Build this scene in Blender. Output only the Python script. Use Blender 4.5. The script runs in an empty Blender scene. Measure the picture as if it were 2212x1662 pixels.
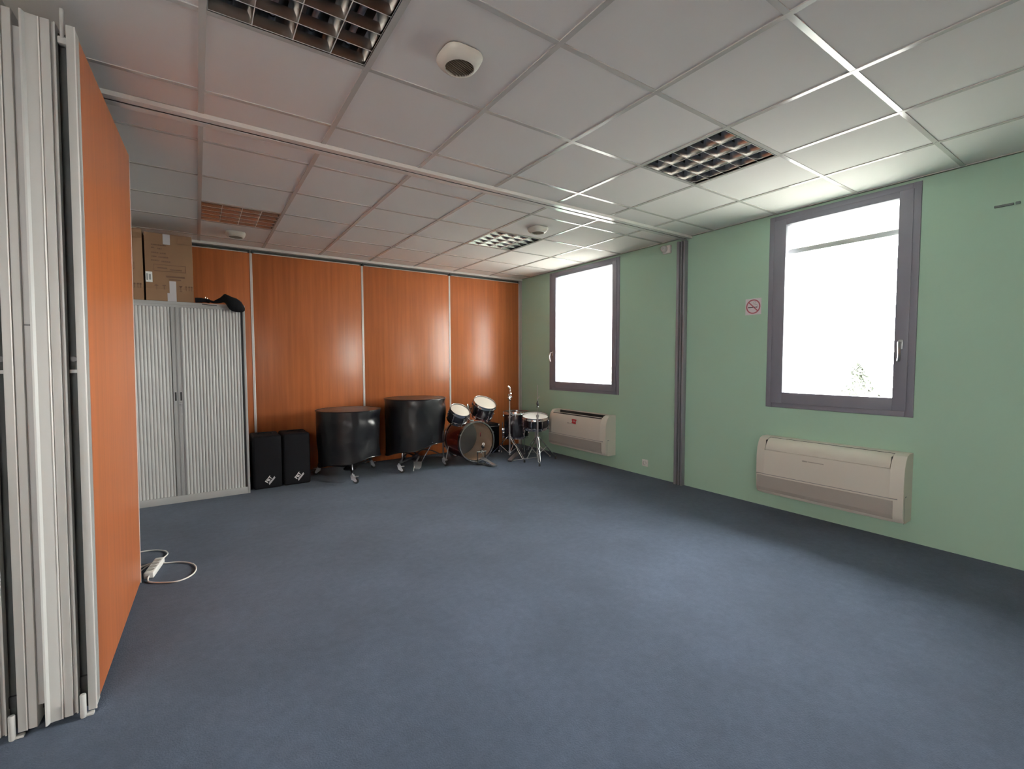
import bpy, bmesh, math, random
from mathutils import Vector, Matrix, noise
PI = math.pi
random.seed(7)
S = bpy.context.scene
C = S.collection

# ------------------------------------------------------------------ camera
CAM = Vector((-.0556, -2.0869, 1.3231))
yaw, pitch, roll = .5994, -.0498, -.0025
fwd = Vector((math.sin(yaw)*math.cos(pitch), math.cos(yaw)*math.cos(pitch), math.sin(pitch)))
r0 = Vector((math.cos(yaw), -math.sin(yaw), 0)); u0 = r0.cross(fwd)
rt = math.cos(roll)*r0 + math.sin(roll)*u0; up = -math.sin(roll)*r0 + math.cos(roll)*u0
cd = bpy.data.cameras.new('camera'); cam = bpy.data.objects.new('camera', cd); C.objects.link(cam)
cd.sensor_fit = 'HORIZONTAL'; cd.sensor_width = 36.0; cd.lens = 994.7/2212*36.0; cd.clip_start = .05; cd.clip_end = 300
cam.matrix_world = Matrix(((rt.x, up.x, -fwd.x, CAM.x), (rt.y, up.y, -fwd.y, CAM.y), (rt.z, up.z, -fwd.z, CAM.z), (0, 0, 0, 1)))
S.camera = cam

# ------------------------------------------------------------------ light
SKY = 118.0
w = bpy.data.worlds.new('overcast_sky'); S.world = w; w.use_nodes = True
bgn = w.node_tree.nodes['Background']; bgn.inputs[0].default_value = (1.0, .965, .92, 1); bgn.inputs[1].default_value = SKY
S.view_settings.view_transform = 'Standard'; S.view_settings.look = 'None'
S.view_settings.exposure = 0.14; S.view_settings.gamma = 1.0; S.view_settings.use_curve_mapping = False
cy = S.cycles
cy.use_denoising = True; cy.max_bounces = 14; cy.diffuse_bounces = 9; cy.glossy_bounces = 6
cy.transparent_max_bounces = 12; cy.sample_clamp_indirect = 8.0; cy.caustics_reflective = False; cy.caustics_refractive = False
cy.blur_glossy = 0.5
def portal(yc, zc, wy, hz, xc=4.60, sx=1):
    l = bpy.data.lights.new('window_daylight', 'AREA'); l.shape = 'RECTANGLE'; l.size = hz; l.size_y = wy
    l.cycles.is_portal = True
    o = bpy.data.objects.new('window_daylight', l); C.objects.link(o)
    o.matrix_world = Matrix(((0, 0, sx, xc), (0, sx, 0, yc), (-1, 0, 0, zc), (0, 0, 0, 1)))
    return o
portal(2.49, 1.75, 1.30, 1.64); portal(-.467, 1.75, 1.02, 1.64)
FILL_WINS = [(-2.85, -1.35)]          # unseen window added behind the camera for fill light
for a, b in FILL_WINS:
    pl = portal((a+b)/2, 1.75, b-a-.1, 1.6); pl.matrix_world = Matrix(((0, 1, 0, (a+b)/2), (0, 0, -1, -5.30), (-1, 0, 0, 1.75), (0, 0, 0, 1)))

FILL_WIN_LEFT = (-4.55, -2.95)                          # second unseen fill window, added in the left wall behind the camera
portal((FILL_WIN_LEFT[0]+FILL_WIN_LEFT[1])/2, 1.75, 1.5, 1.6, -3.30, -1)

# ------------------------------------------------------------------ node helpers
def mat(name):
    m = bpy.data.materials.new(name); m.use_nodes = True
    return m, m.node_tree, m.node_tree.nodes['Principled BSDF']
def simple(name, col, rough=.5, metal=0., spec=.5, var=0., vscale=8., bump=0., bscale=200., coat=0.):
    m, t, b = mat(name); n = t.nodes; L = t.links
    b.inputs['Roughness'].default_value = rough; b.inputs['Metallic'].default_value = metal
    b.inputs['Specular IOR Level'].default_value = spec
    if coat: b.inputs['Coat Weight'].default_value = coat; b.inputs['Coat Roughness'].default_value = .08
    tc = n.new('ShaderNodeTexCoord')
    if var > 0:
        nz = n.new('ShaderNodeTexNoise'); nz.inputs['Scale'].default_value = vscale; nz.inputs['Detail'].default_value = 5
        L.new(tc.outputs['Object'], nz.inputs['Vector'])
        mx = n.new('ShaderNodeMix'); mx.data_type = 'RGBA'
        mx.inputs[6].default_value = tuple(c*(1-var) for c in col)+(1,); mx.inputs[7].default_value = tuple(min(1, c*(1+var)) for c in col)+(1,)
        L.new(nz.outputs['Fac'], mx.inputs[0]); L.new(mx.outputs[2], b.inputs['Base Color'])
    else:
        b.inputs['Base Color'].default_value = tuple(col)+(1,)
    if bump > 0:
        n2 = n.new('ShaderNodeTexNoise'); n2.inputs['Scale'].default_value = bscale; n2.inputs['Detail'].default_value = 3
        L.new(tc.outputs['Object'], n2.inputs['Vector'])
        bp = n.new('ShaderNodeBump'); bp.inputs['Strength'].default_value = bump; bp.inputs['Distance'].default_value = .002
        L.new(n2.outputs['Fac'], bp.inputs['Height']); L.new(bp.outputs['Normal'], b.inputs['Normal'])
    return m
def carpet_mat():
    m, t, b = mat('blue_carpet'); n = t.nodes; L = t.links
    tc = n.new('ShaderNodeTexCoord')
    a = n.new('ShaderNodeTexNoise'); a.inputs['Scale'].default_value = 1.3; a.inputs['Detail'].default_value = 4; a.inputs['Roughness'].default_value = .6
    f = n.new('ShaderNodeTexNoise'); f.inputs['Scale'].default_value = 160; f.inputs['Detail'].default_value = 4
    for q in (a, f): L.new(tc.outputs['Object'], q.inputs['Vector'])
    r1 = n.new('ShaderNodeMapRange'); r1.inputs[1].default_value = .3; r1.inputs[2].default_value = .7; r1.inputs[3].default_value = .80; r1.inputs[4].default_value = 1.14
    r2 = n.new('ShaderNodeMapRange'); r2.inputs[1].default_value = .25; r2.inputs[2].default_value = .75; r2.inputs[3].default_value = .90; r2.inputs[4].default_value = 1.10
    L.new(a.outputs['Fac'], r1.inputs[0]); L.new(f.outputs['Fac'], r2.inputs[0])
    mu = n.new('ShaderNodeMath'); mu.operation = 'MULTIPLY'; L.new(r1.outputs[0], mu.inputs[0]); L.new(r2.outputs[0], mu.inputs[1])
    g = n.new('ShaderNodeTexNoise'); g.inputs['Scale'].default_value = 22; g.inputs['Detail'].default_value = 6; g.inputs['Roughness'].default_value = .75
    L.new(tc.outputs['Object'], g.inputs['Vector']); r3 = n.new('ShaderNodeMapRange'); r3.inputs[1].default_value = .3; r3.inputs[2].default_value = .7; r3.inputs[3].default_value = .87; r3.inputs[4].default_value = 1.13
    L.new(g.outputs['Fac'], r3.inputs[0]); m3 = n.new('ShaderNodeMath'); m3.operation = 'MULTIPLY'; L.new(mu.outputs[0], m3.inputs[0]); L.new(r3.outputs[0], m3.inputs[1])
    vm = n.new('ShaderNodeVectorMath'); vm.operation = 'SCALE'; vm.inputs[0].default_value = CARPET
    L.new(m3.outputs[0], vm.inputs['Scale']); L.new(vm.outputs[0], b.inputs['Base Color'])
    b.inputs['Roughness'].default_value = 1; b.inputs['Specular IOR Level'].default_value = .05
    b.inputs['Sheen Weight'].default_value = .08; b.inputs['Sheen Roughness'].default_value = .5
    bp = n.new('ShaderNodeBump'); bp.inputs['Strength'].default_value = .5; bp.inputs['Distance'].default_value = .004
    L.new(f.outputs['Fac'], bp.inputs['Height']); L.new(bp.outputs['Normal'], b.inputs['Normal'])
    return m
def wood_mat(name, rough):
    m, t, b = mat(name); n = t.nodes; L = t.links
    tc = n.new('ShaderNodeTexCoord'); mp = n.new('ShaderNodeMapping'); mp.inputs['Scale'].default_value = (26, 26, .9)
    L.new(tc.outputs['Object'], mp.inputs['Vector'])
    a = n.new('ShaderNodeTexNoise'); a.inputs['Scale'].default_value = 1.0; a.inputs['Detail'].default_value = 6; a.inputs['Roughness'].default_value = .65
    L.new(mp.outputs[0], a.inputs['Vector'])
    c = n.new('ShaderNodeTexNoise'); c.inputs['Scale'].default_value = 1.1; c.inputs['Detail'].default_value = 2
    L.new(tc.outputs['Object'], c.inputs['Vector'])
    cr = n.new('ShaderNodeValToRGB')
    cr.color_ramp.elements[0].position = .33; cr.color_ramp.elements[0].color = tuple(x*.80 for x in WOOD)+(1,)
    cr.color_ramp.elements[1].position = .68; cr.color_ramp.elements[1].color = tuple(x*1.12 for x in WOOD)+(1,)
    L.new(a.outputs['Fac'], cr.inputs[0])
    mr = n.new('ShaderNodeMapRange'); mr.inputs[1].default_value = .3; mr.inputs[2].default_value = .7; mr.inputs[3].default_value = .92; mr.inputs[4].default_value = 1.08
    L.new(c.outputs['Fac'], mr.inputs[0])
    vm = n.new('ShaderNodeVectorMath'); vm.operation = 'SCALE'; L.new(cr.outputs[0], vm.inputs[0]); L.new(mr.outputs[0], vm.inputs['Scale'])
    L.new(vm.outputs[0], b.inputs['Base Color'])
    b.inputs['Roughness'].default_value = rough; b.inputs['Specular IOR Level'].default_value = .5
    return m
def glass_mat():
    m = bpy.data.materials.new('window_glass'); m.use_nodes = True; t = m.node_tree; n = t.nodes; L = t.links
    for x in list(n):
        if x.type == 'BSDF_PRINCIPLED': n.remove(x)
    o = [x for x in n if x.type == 'OUTPUT_MATERIAL'][0]
    tr = n.new('ShaderNodeBsdfTransparent'); tr.inputs[0].default_value = (.93, .95, .95, 1)
    gl = n.new('ShaderNodeBsdfGlossy'); gl.inputs['Roughness'].default_value = .02
    fr = n.new('ShaderNodeFresnel'); ge = n.new('ShaderNodeNewGeometry'); mr = n.new('ShaderNodeMapRange')
    mr.inputs[3].default_value = 1.45; mr.inputs[4].default_value = 1/1.45; L.new(ge.outputs['Backfacing'], mr.inputs[0]); L.new(mr.outputs[0], fr.inputs[0])
    mx = n.new('ShaderNodeMixShader'); L.new(fr.outputs[0], mx.inputs[0]); L.new(tr.outputs[0], mx.inputs[1]); L.new(gl.outputs[0], mx.inputs[2])
    L.new(mx.outputs[0], o.inputs[0]); return m
def clearhead_mat():
    m = bpy.data.materials.new('see_through_head'); m.use_nodes = True; t = m.node_tree; n = t.nodes; L = t.links
    for x in list(n):
        if x.type == 'BSDF_PRINCIPLED': n.remove(x)
    o = [x for x in n if x.type == 'OUTPUT_MATERIAL'][0]
    tr = n.new('ShaderNodeBsdfTransparent'); tr.inputs[0].default_value = (.92, .91, .89, 1)
    gl = n.new('ShaderNodeBsdfGlossy'); gl.inputs['Roughness'].default_value = .08
    df = n.new('ShaderNodeBsdfDiffuse'); df.inputs[0].default_value = (.75, .68, .60, 1)
    m1 = n.new('ShaderNodeMixShader'); m1.inputs[0].default_value = .07; L.new(tr.outputs[0], m1.inputs[1]); L.new(df.outputs[0], m1.inputs[2])
    m2 = n.new('ShaderNodeMixShader'); m2.inputs[0].default_value = .06; L.new(m1.outputs[0], m2.inputs[1]); L.new(gl.outputs[0], m2.inputs[2])
    L.new(m2.outputs[0], o.inputs[0]); return m
def blind_mat():
    m = bpy.data.materials.new('blind_fabric'); m.use_nodes = True; t = m.node_tree; n = t.nodes; L = t.links
    for x in list(n):
        if x.type == 'BSDF_PRINCIPLED': n.remove(x)
    o = [x for x in n if x.type == 'OUTPUT_MATERIAL'][0]
    tl = n.new('ShaderNodeBsdfTranslucent'); tl.inputs[0].default_value = (.66, .65, .64, 1)
    df = n.new('ShaderNodeBsdfDiffuse'); df.inputs[0].default_value = (.75, .75, .75, 1)
    tr = n.new('ShaderNodeBsdfTransparent'); tr.inputs[0].default_value = (.9, .9, .9, 1)
    m1 = n.new('ShaderNodeMixShader'); m1.inputs[0].default_value = .3; L.new(tl.outputs[0], m1.inputs[1]); L.new(df.outputs[0], m1.inputs[2])
    m2 = n.new('ShaderNodeMixShader'); m2.inputs[0].default_value = .06; L.new(m1.outputs[0], m2.inputs[1]); L.new(tr.outputs[0], m2.inputs[2])
    L.new(m2.outputs[0], o.inputs[0]); return m

CARPET = (.059, .078, .115)
WOOD = (.37, .108, .033)
M = dict(
    carpet=carpet_mat(),
    tile=simple('ceiling_tile', (.84, .81, .785), .95, spec=.1, var=.02, vscale=1.5, bump=.15, bscale=260),
    grid=simple('grid_bar_enamel', (.58, .56, .53), .16, spec=.6),
    track=simple('track_enamel', (.78, .76, .73), .17, spec=.6),
    slot=simple('track_slot', (.05, .05, .05), .7),
    wood=wood_mat('cherry_laminate', .30),
    green=simple('green_wall_paint', (.385, .565, .45), .75, spec=.25, var=.03, vscale=.9, bump=.12, bscale=90),
    cream=simple('cream_wall_paint', (.66, .64, .58), .8, spec=.2),
    render=simple('outside_render', (.35, .34, .33), .9),
    frame=simple('grey_window_frame', (.20, .20, .245), .4, spec=.5),
    glass=glass_mat(), blind=blind_mat(),
    alu=simple('satin_aluminium', (.48, .48, .465), .42, metal=0., spec=.5),
    white_alu=simple('pale_aluminium', (.80, .78, .76), .35, metal=.1),
    seal=simple('dark_seal', (.035, .04, .04), .7),
    post=simple('anodised_post', (.30, .30, .33), .35, metal=.3),
    cab=simple('cabinet_grey_enamel', (.38, .38, .375), .45, spec=.5),
    slat=simple('cabinet_slat_grey', (.49, .49, .48), .4, spec=.5),
    dark=simple('dark_plastic', (.02, .02, .022), .5),
    blackcloth=simple('black_nylon', (.006, .006, .008), .8, spec=.2, bump=.3, bscale=500),
    vinyl=simple('black_vinyl', (.007, .007, .009), .30, spec=.45, bump=.02, bscale=35),
    chrome=simple('chrome', (.80, .80, .82), .12, metal=1.),
    brightmetal=simple('bright_zinc', (.85, .85, .88), .32, metal=.85),
    satin=simple('satin_steel', (.50, .50, .52), .3, metal=1.),
    mirror=simple('louvre_aluminium', (.50, .49, .47), .24, metal=1.),
    white=simple('white_plastic', (.74, .73, .70), .4),
    ivory=simple('ivory_plastic', (.69, .655, .585), .45, spec=.4),
    grille=simple('grille_mesh', (.40, .365, .33), .8, bump=.6, bscale=420),
    card=simple('cardboard', (.26, .155, .09), .85, spec=.15, var=.06, vscale=6),
    print=simple('box_print', (.16, .085, .05), .8),
    tape=simple('clear_tape', (.52, .50, .52), .3),
    paper=simple('paper', (.82, .82, .80), .7),
    tapegrey=simple('worn_grey_print', (.40, .37, .33), .6),
    greyink=simple('grey_ink', (.25, .26, .26), .7),
    red=simple('red_sticker', (.42, .03, .035), .5),
    signred=simple('sign_red', (.40, .10, .13), .5),
    ink=simple('black_ink', (.03, .025, .03), .6),
    redlac=simple('dark_red_lacquer', (.10, .014, .010), .22, spec=.6, coat=.5),
    blacklac=simple('black_lacquer', (.016, .016, .024), .22, spec=.6, coat=.4),
    head=simple('coated_drum_head', (.76, .70, .62), .45, spec=.4),
    clearhead=simple('smoky_drum_head', (.17, .12, .11), .25, spec=.6),
    innerhead=simple('drum_head_patch', (.045, .045, .065), .4),
    lining=simple('maple_lining', (.52, .36, .24), .5, var=.1, vscale=5), seethrough=clearhead_mat(),
    copper=simple('bowl_lacquer', (.16, .03, .028), .3, spec=.5),
    ventbar=simple('vent_bar', (.16, .13, .09), .6),
    tube=simple('lamp_tube', (.75, .75, .75), .3),
    leaf=simple('tree_leaf', (.028, .033, .026), .8, spec=.1), bark=simple('tree_bark', (.2, .16, .12), .9),
    soil=simple('outside_ground', (.13, .127, .122), .95, spec=.1),
)

# ------------------------------------------------------------------ mesh helpers
def bx(bm, x0, x1, y0, y1, z0, z1, bev=0., mx=None, seg=2):
    r = bmesh.ops.create_cube(bm, size=1.0); vs = r['verts']
    for v in vs:
        v.co = Vector(((x0+x1)/2+v.co.x*(x1-x0), (y0+y1)/2+v.co.y*(y1-y0), (z0+z1)/2+v.co.z*(z1-z0)))
    if bev > 0:
        es = list({e for v in vs for e in v.link_edges})
        r = bmesh.ops.bevel(bm, geom=es, offset=bev, segments=seg, affect='EDGES', profile=.5)
        vs = list({v for v in r['verts']} | {v for v in vs if v.is_valid})
    if mx is not None: bmesh.ops.transform(bm, matrix=mx, verts=[v for v in vs if v.is_valid])
    return vs
def lathe(bm, prof, mx=None, seg=32, caps=True, ang=2*PI):
    """prof: (r, z) list, revolved about z"""
    rings = []
    for r, z in prof:
        if r < 1e-6: rings.append([bm.verts.new((0, 0, z))])
        else: rings.append([bm.verts.new((r*math.cos(2*PI*i/seg), r*math.sin(2*PI*i/seg), z)) for i in range(seg)])
    for a, b in zip(rings, rings[1:]):
        for i in range(seg):
            j = (i+1) % seg
            if len(a) == 1 and len(b) == 1: continue
            if len(a) == 1: bm.faces.new((a[0], b[i], b[j]))
            elif len(b) == 1: bm.faces.new((a[i], a[j], b[0]))
            else: bm.faces.new((a[i], a[j], b[j], b[i]))
    if caps:
        for rg, fl in ((rings[0], True), (rings[-1], False)):
            if len(rg) > 2: bm.faces.new(rg[::-1] if fl else rg)
    vs = [v for rg in rings for v in rg]
    if mx is not None: bmesh.ops.transform(bm, matrix=mx, verts=vs)
    return vs
def tube(bm, pts, rad, seg=8, closed=False):
    pts = [Vector(p) for p in pts]; n = len(pts); rings = []
    rads = rad if isinstance(rad, (list, tuple)) else [rad]*n
    prev = None
    for i, p in enumerate(pts):
        if closed: d = (pts[(i+1) % n]-pts[i-1]).normalized()
        else: d = (pts[min(i+1, n-1)]-pts[max(i-1, 0)]).normalized()
        if prev is None:
            a = Vector((0, 0, 1)) if abs(d.z) < .9 else Vector((1, 0, 0)); nx = d.cross(a).normalized()
        else:
            nx = (prev - d*prev.dot(d)); nx = nx.normalized() if nx.length > 1e-6 else d.orthogonal().normalized()
        prev = nx; ny = d.cross(nx)
        rings.append([bm.verts.new(p+rads[i]*(nx*math.cos(2*PI*k/seg)+ny*math.sin(2*PI*k/seg))) for k in range(seg)])
    pr = list(zip(rings, rings[1:])) + ([(rings[-1], rings[0])] if closed else [])
    for a, b in pr:
        for k in range(seg):
            bm.faces.new((a[k], a[(k+1) % seg], b[(k+1) % seg], b[k]))
    if not closed:
        bm.faces.new(rings[0][::-1]); bm.faces.new(rings[-1])
def ring(bm, cx, R, r, mx, seg=40, s2=8):
    pts = [mx @ Vector((R*math.cos(2*PI*i/seg), R*math.sin(2*PI*i/seg), cx)) for i in range(seg)]
    tube(bm, pts, r, s2, closed=True)
def prism(bm, poly, axis, a, b, mx=None):
    """extrude polygon (list of 2d) along axis from a to b. axis 'z': (x,y); 'y': (x,z); 'x': (y,z)"""
    f = {'z': lambda p, t: (p[0], p[1], t), 'y': lambda p, t: (p[0], t, p[1]), 'x': lambda p, t: (t, p[0], p[1])}[axis]
    A = [bm.verts.new(f(p, a)) for p in poly]; B = [bm.verts.new(f(p, b)) for p in poly]
    n = len(poly)
    for i in range(n): bm.faces.new((A[i], A[(i+1) % n], B[(i+1) % n], B[i]))
    bm.faces.new(A[::-1]); bm.faces.new(B)
    if mx is not None: bmesh.ops.transform(bm, matrix=mx, verts=A+B)
    return A+B
def smooth_path(pts, n=6):
    """Catmull-Rom"""
    P = [Vector(p) for p in pts]; out = []
    for i in range(len(P)-1):
        a, b, c, d = P[max(i-1, 0)], P[i], P[i+1], P[min(i+2, len(P)-1)]
        for k in range(n):
            t = k/n
            out.append(.5*((2*b)+(c-a)*t+(2*a-5*b+4*c-d)*t*t+(3*b-a-3*c+d)*t**3))
    out.append(P[-1]); return out
def obj(name, bm, m, parent=None, smooth=True, ang=34, label=None, kind=None):
    bmesh.ops.recalc_face_normals(bm, faces=bm.faces)
    if smooth:
        la = math.radians(ang)
        for f in bm.faces: f.smooth = True
        for e in bm.edges:
            if len(e.link_faces) == 2 and e.calc_face_angle(0) > la: e.smooth = False
    me = bpy.data.meshes.new(name); bm.to_mesh(me); bm.free()
    o = bpy.data.objects.new(name, me); C.objects.link(o)
    me.materials.append(M[m] if isinstance(m, str) else m)
    if parent is not None:
        o.parent = parent
        off = parent.location if parent.parent is None else Vector((0, 0, 0))   # parts keep world coordinates
        o.matrix_parent_inverse = Matrix.Translation(-off)
    if label: o['label'] = label
    if kind: o['kind'] = kind
    return o
def thing(name, label, cat, loc=(0, 0, 0), group=None):
    o = bpy.data.objects.new(name, None); C.objects.link(o); o.location = loc; o.empty_display_size = .1
    o['label'] = label; o['category'] = cat
    if group: o['group'] = group
    return o
def tag(o, label, cat, group=None):
    o['label'] = label; o['category'] = cat
    if group: o['group'] = group
    return o
def dup(root, loc, label):
    r = root.copy(); C.objects.link(r); r.location = loc; r['label'] = label
    for ch in list(root.children):
        c = ch.copy(); C.objects.link(c); c.parent = r; c.matrix_parent_inverse = ch.matrix_parent_inverse.copy()
        for g in ch.children:
            d = g.copy(); C.objects.link(d); d.parent = c; d.matrix_parent_inverse = g.matrix_parent_inverse.copy()
    return r
def NB(): return bmesh.new()
def T(x, y, z): return Matrix.Translation((x, y, z))
def axis_mx(loc, direction):
    """matrix taking +z to direction, at loc"""
    q = Vector(direction).normalized().to_track_quat('Z', 'Y')
    return Matrix.Translation(loc) @ q.to_matrix().to_4x4()

# ------------------------------------------------------------------ room shell
X0, X1, Y0, Y1, H = -3.0, 4.2, -5.0, 4.05, 2.61
bm = NB(); bx(bm, X0-.2, X1+.45, Y0-.2, Y1+.25, -.15, 0); obj('floor', bm, 'carpet', kind='structure')
lights = [(0, -.6), (2.4, -.6), (0, 2.4), (2.4, 1.8)]
LI = {(0, -1), (4, -1), (0, 4), (4, 3)}
bm = NB(); TZ = H+.004
for i in range(-5, 7):
    for j in range(-10, 7):
        if (i, j) in LI: continue
        xa, xb, ya, yb = max(i*.6, X0), min(i*.6+.6, X1), max(j*.6, Y0), min(j*.6+.6, Y1)
        if xb-xa < .01 or yb-ya < .01: continue
        bx(bm, xa+.0095, xb-.0095, ya+.0095, yb-.0095, TZ, TZ+.015)
ceil = obj('ceiling', bm, 'tile', kind='structure')
bm = NB(); bw = .0125
for i in range(-5, 8):
    x = i*.6
    if x > X1: continue
    bx(bm, x-bw, x+bw, Y0, Y1, H-.001, H+.006); bx(bm, x-.002, x+.002, Y0, Y1, H+.006, H+.04)
for j in range(-8, 7):
    y = j*.6
    for i in range(-5, 7):
        bx(bm, i*.6+bw+.0006, min(i*.6+.6, X1)-bw-.0006, y-bw*.94, y+bw*.94, H-.0002, H+.006)
bx(bm, X1-.022, X1, Y0, Y1, H-.001, H+.004)
obj('grid_bars', bm, 'grid', ceil, smooth=False, kind='structure')
bm = NB(); bx(bm, X0-.2, X1+.45, Y0-.2, Y1+.25, H+.16, H+.26); obj('ceiling', bm, 'cream', kind='structure')   # slab above the suspended tiles

WZ0, WZ1 = .91, 2.59
wins = [(1.82, 3.16), (-.99, .055)]
bm = NB(); cur = Y0-.2
for a, b in sorted(wins):
    bx(bm, X1, X1+.36, cur, a, -.1, H+.2); bx(bm, X1, X1+.36, a, b, -.1, WZ0); bx(bm, X1, X1+.36, a, b, WZ1, H+.2); cur = b
bx(bm, X1, X1+.36, cur, Y1+.2, -.1, H+.2)
bmesh.ops.remove_doubles(bm, verts=bm.verts, dist=1e-5)
obj('wall_right', bm, 'green', smooth=False, kind='structure')
bm = NB(); bx(bm, X0, X1, Y1, Y1+.2, 0, H+.2); obj('wall_back', bm, 'cream', kind='structure')
bm = NB(); cur = X0
for a, b in FILL_WINS:
    bx(bm, cur, a, Y0-.2, Y0, 0, H+.2); bx(bm, a, b, Y0-.2, Y0, 0, WZ0); bx(bm, a, b, Y0-.2, Y0, WZ1, H+.2); cur = b
bx(bm, cur, X1, Y0-.2, Y0, 0, H+.2); obj('wall_front', bm, 'wood', kind='structure')
bm = NB(); a, b = FILL_WIN_LEFT
bx(bm, X0-.2, X0, Y0-.2, a, 0, H+.2); bx(bm, X0-.2, X0, a, b, 0, WZ0); bx(bm, X0-.2, X0, a, b, WZ1, H+.2); bx(bm, X0-.2, X0, b, Y1+.2, 0, H+.2); obj('wall_left', bm, 'cream', kind='structure')
bm = NB(); bx(bm, X1+.36, X1+1.36, -9, 8, 2.95, 3.10); obj('added_sky_blocker', bm, 'cream', kind='structure')  # unseen slab added to keep high sky light off the floor by the windows
bm = NB(); bx(bm, -60, 90, -80, 80, -3.4, -3.2); obj('ground', bm, 'soil', kind='structure')

def frame_ring(bm, ya, yb, za, zb, wd, xa, xb, bev=.003):
    bx(bm, xa, xb, ya, ya+wd, za, zb, bev); bx(bm, xa, xb, yb-wd, yb, za, zb, bev)
    bx(bm, xa, xb, ya+wd, yb-wd, za, za+wd, bev); bx(bm, xa, xb, ya+wd, yb-wd, zb-wd, zb, bev)
def window(n, ya, yb, gy0, gy1, gz0, gz1, hy, hs):
    bm = NB(); frame_ring(bm, ya+.001, yb-.001, WZ0+.001, WZ1-.001, .05, X1-.008, X1+.07)
    w = obj('window_%d' % n, bm, 'frame', kind='structure')
    bm = NB(); sa, sb, za, zb = ya+.042, yb-.042, WZ0+.042, WZ1-.042; xa, xb = X1-.014, X1+.055
    bx(bm, xa, xb, sa, gy0, za, zb, .004); bx(bm, xa, xb, gy1, sb, za, zb, .004)
    bx(bm, xa, xb, gy0-.002, gy1+.002, za, gz0, .004); bx(bm, xa, xb, gy0-.002, gy1+.002, gz1, zb, .004)
    s = obj('sash', bm, 'frame', w)
    bm = NB(); bx(bm, X1+.026, X1+.034, gy0-.003, gy1+.003, gz0-.003, gz1+.003); obj('pane', bm, 'glass', w)
    # handle: rosette, neck, curved lever
    bm = NB(); bx(bm, xa-.010, xa, hy-.014, hy+.014, 1.405, 1.475, .004)
    tube(bm, [(xa-.008, hy, 1.45), (xa-.038, hy, 1.45)], .009)
    tube(bm, smooth_path([(xa-.036, hy, 1.455), (xa-.050, hy+hs*.004, 1.43), (xa-.056, hy+hs*.008, 1.39), (xa-.050, hy+hs*.006, 1.345), (xa-.042, hy, 1.32)], 4), [.010]*16+[.008], 8)
    obj('handle', bm, 'satin', s, label='pale curved metal handle')
    return w
window(1, *wins[0], 1.937, 3.02, 1.035, 2.513, 3.075, 1)
window(2, *wins[1], -.865, -.088, 1.047, 2.50, -.905, -1)
for n_, (a, b) in enumerate(FILL_WINS):
    bm = NB(); ya, yb = Y0-.07, Y0+.01; za, zb = WZ0+.001, WZ1-.001
    bx(bm, a+.001, a+.08, ya, yb, za, zb); bx(bm, b-.08, b-.001, ya, yb, za, zb); bx(bm, a+.08, b-.08, ya, yb, za, za+.08); bx(bm, a+.08, b-.08, ya, yb, zb-.08, zb)
    wl = obj('window_%d' % (n_+3), bm, 'frame', kind='structure')  # added fill window, out of view; its blind softens the fill
    bm = NB(); bx(bm, a+.078, b-.078, Y0-.034, Y0-.026, WZ0+.078, WZ1-.078); obj('pane', bm, 'glass', wl)
    bm = NB(); bm.faces.new([bm.verts.new(p) for p in ((a+.01, Y0-.1, WZ0+.02), (b-.01, Y0-.1, WZ0+.02), (b-.01, Y0-.1, WZ1-.02), (a+.01, Y0-.1, WZ1-.02))]); obj('blind', bm, 'blind', wl, kind='structure')
a, b = FILL_WIN_LEFT
bm = NB(); frame_ring(bm, a+.001, b-.001, WZ0+.001, WZ1-.001, .08, X0-.07, X0+.01); wl = obj('window_4', bm, 'frame', kind='structure')  # frame, pane and blind of the added left fill window, never in view
bm = NB(); bx(bm, X0-.034, X0-.026, a+.078, b-.078, WZ0+.078, WZ1-.078); obj('pane', bm, 'glass', wl)
bm = NB(); bm.faces.new([bm.verts.new(p) for p in ((X0-.1, a+.01, WZ0+.02), (X0-.1, b-.01, WZ0+.02), (X0-.1, b-.01, WZ1-.02), (X0-.1, a+.01, WZ1-.02))]); obj('blind', bm, 'blind', wl, kind='structure')
# translucent blinds outside the panes
def blind(label, y0, y1, z0, z1):
    t = thing('roller_blind', label, 'blind', (X1+.10, (y0+y1)/2, z1))
    bm = NB(); bm.faces.new([bm.verts.new(p) for p in ((X1+.1, y0, z0), (X1+.1, y1, z0), (X1+.1, y1, z1), (X1+.1, y0, z1))]); obj('fabric', bm, 'blind', t)
    bm = NB(); bx(bm, X1+.092, X1+.108, y0, y1, z0-.042, z0, .003); obj('bottom_bar', bm, 'white_alu', t, label='grey bottom bar')
    bm = NB(); lathe(bm, [(.022, 0), (.022, y1-y0)], axis_mx((X1+.1, y0, WZ1-.03), (0, 1, 0)), 16); obj('roller', bm, 'alu', t)
    return t
blind('white translucent blind fully down in the far window, above the red-stickered fan coil', 1.825, 2.965, .945, WZ1-.045)
blind('white translucent blind drawn only partly down across the top of the near window', -.985, .05, 2.305, WZ1-.045)
# dark channel where the near partition closes against the green wall
t = thing('wall_channel', 'grey grooved metal post fixed full height to the green wall between the two windows', 'post', (4.17, .93, 0))
bm = NB()
for a, b in ((.885, .905), (.925, .935), (.955, .985)): bx(bm, 4.145, 4.2, a, b, 0, 2.575, .003)
obj('flange', bm, 'post', t)
bm = NB(); bx(bm, 4.168, 4.2, .905, .955, 0, 2.57); obj('groove_seal', bm, 'seal', t, label='dark recessed seal between the flanges')

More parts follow.
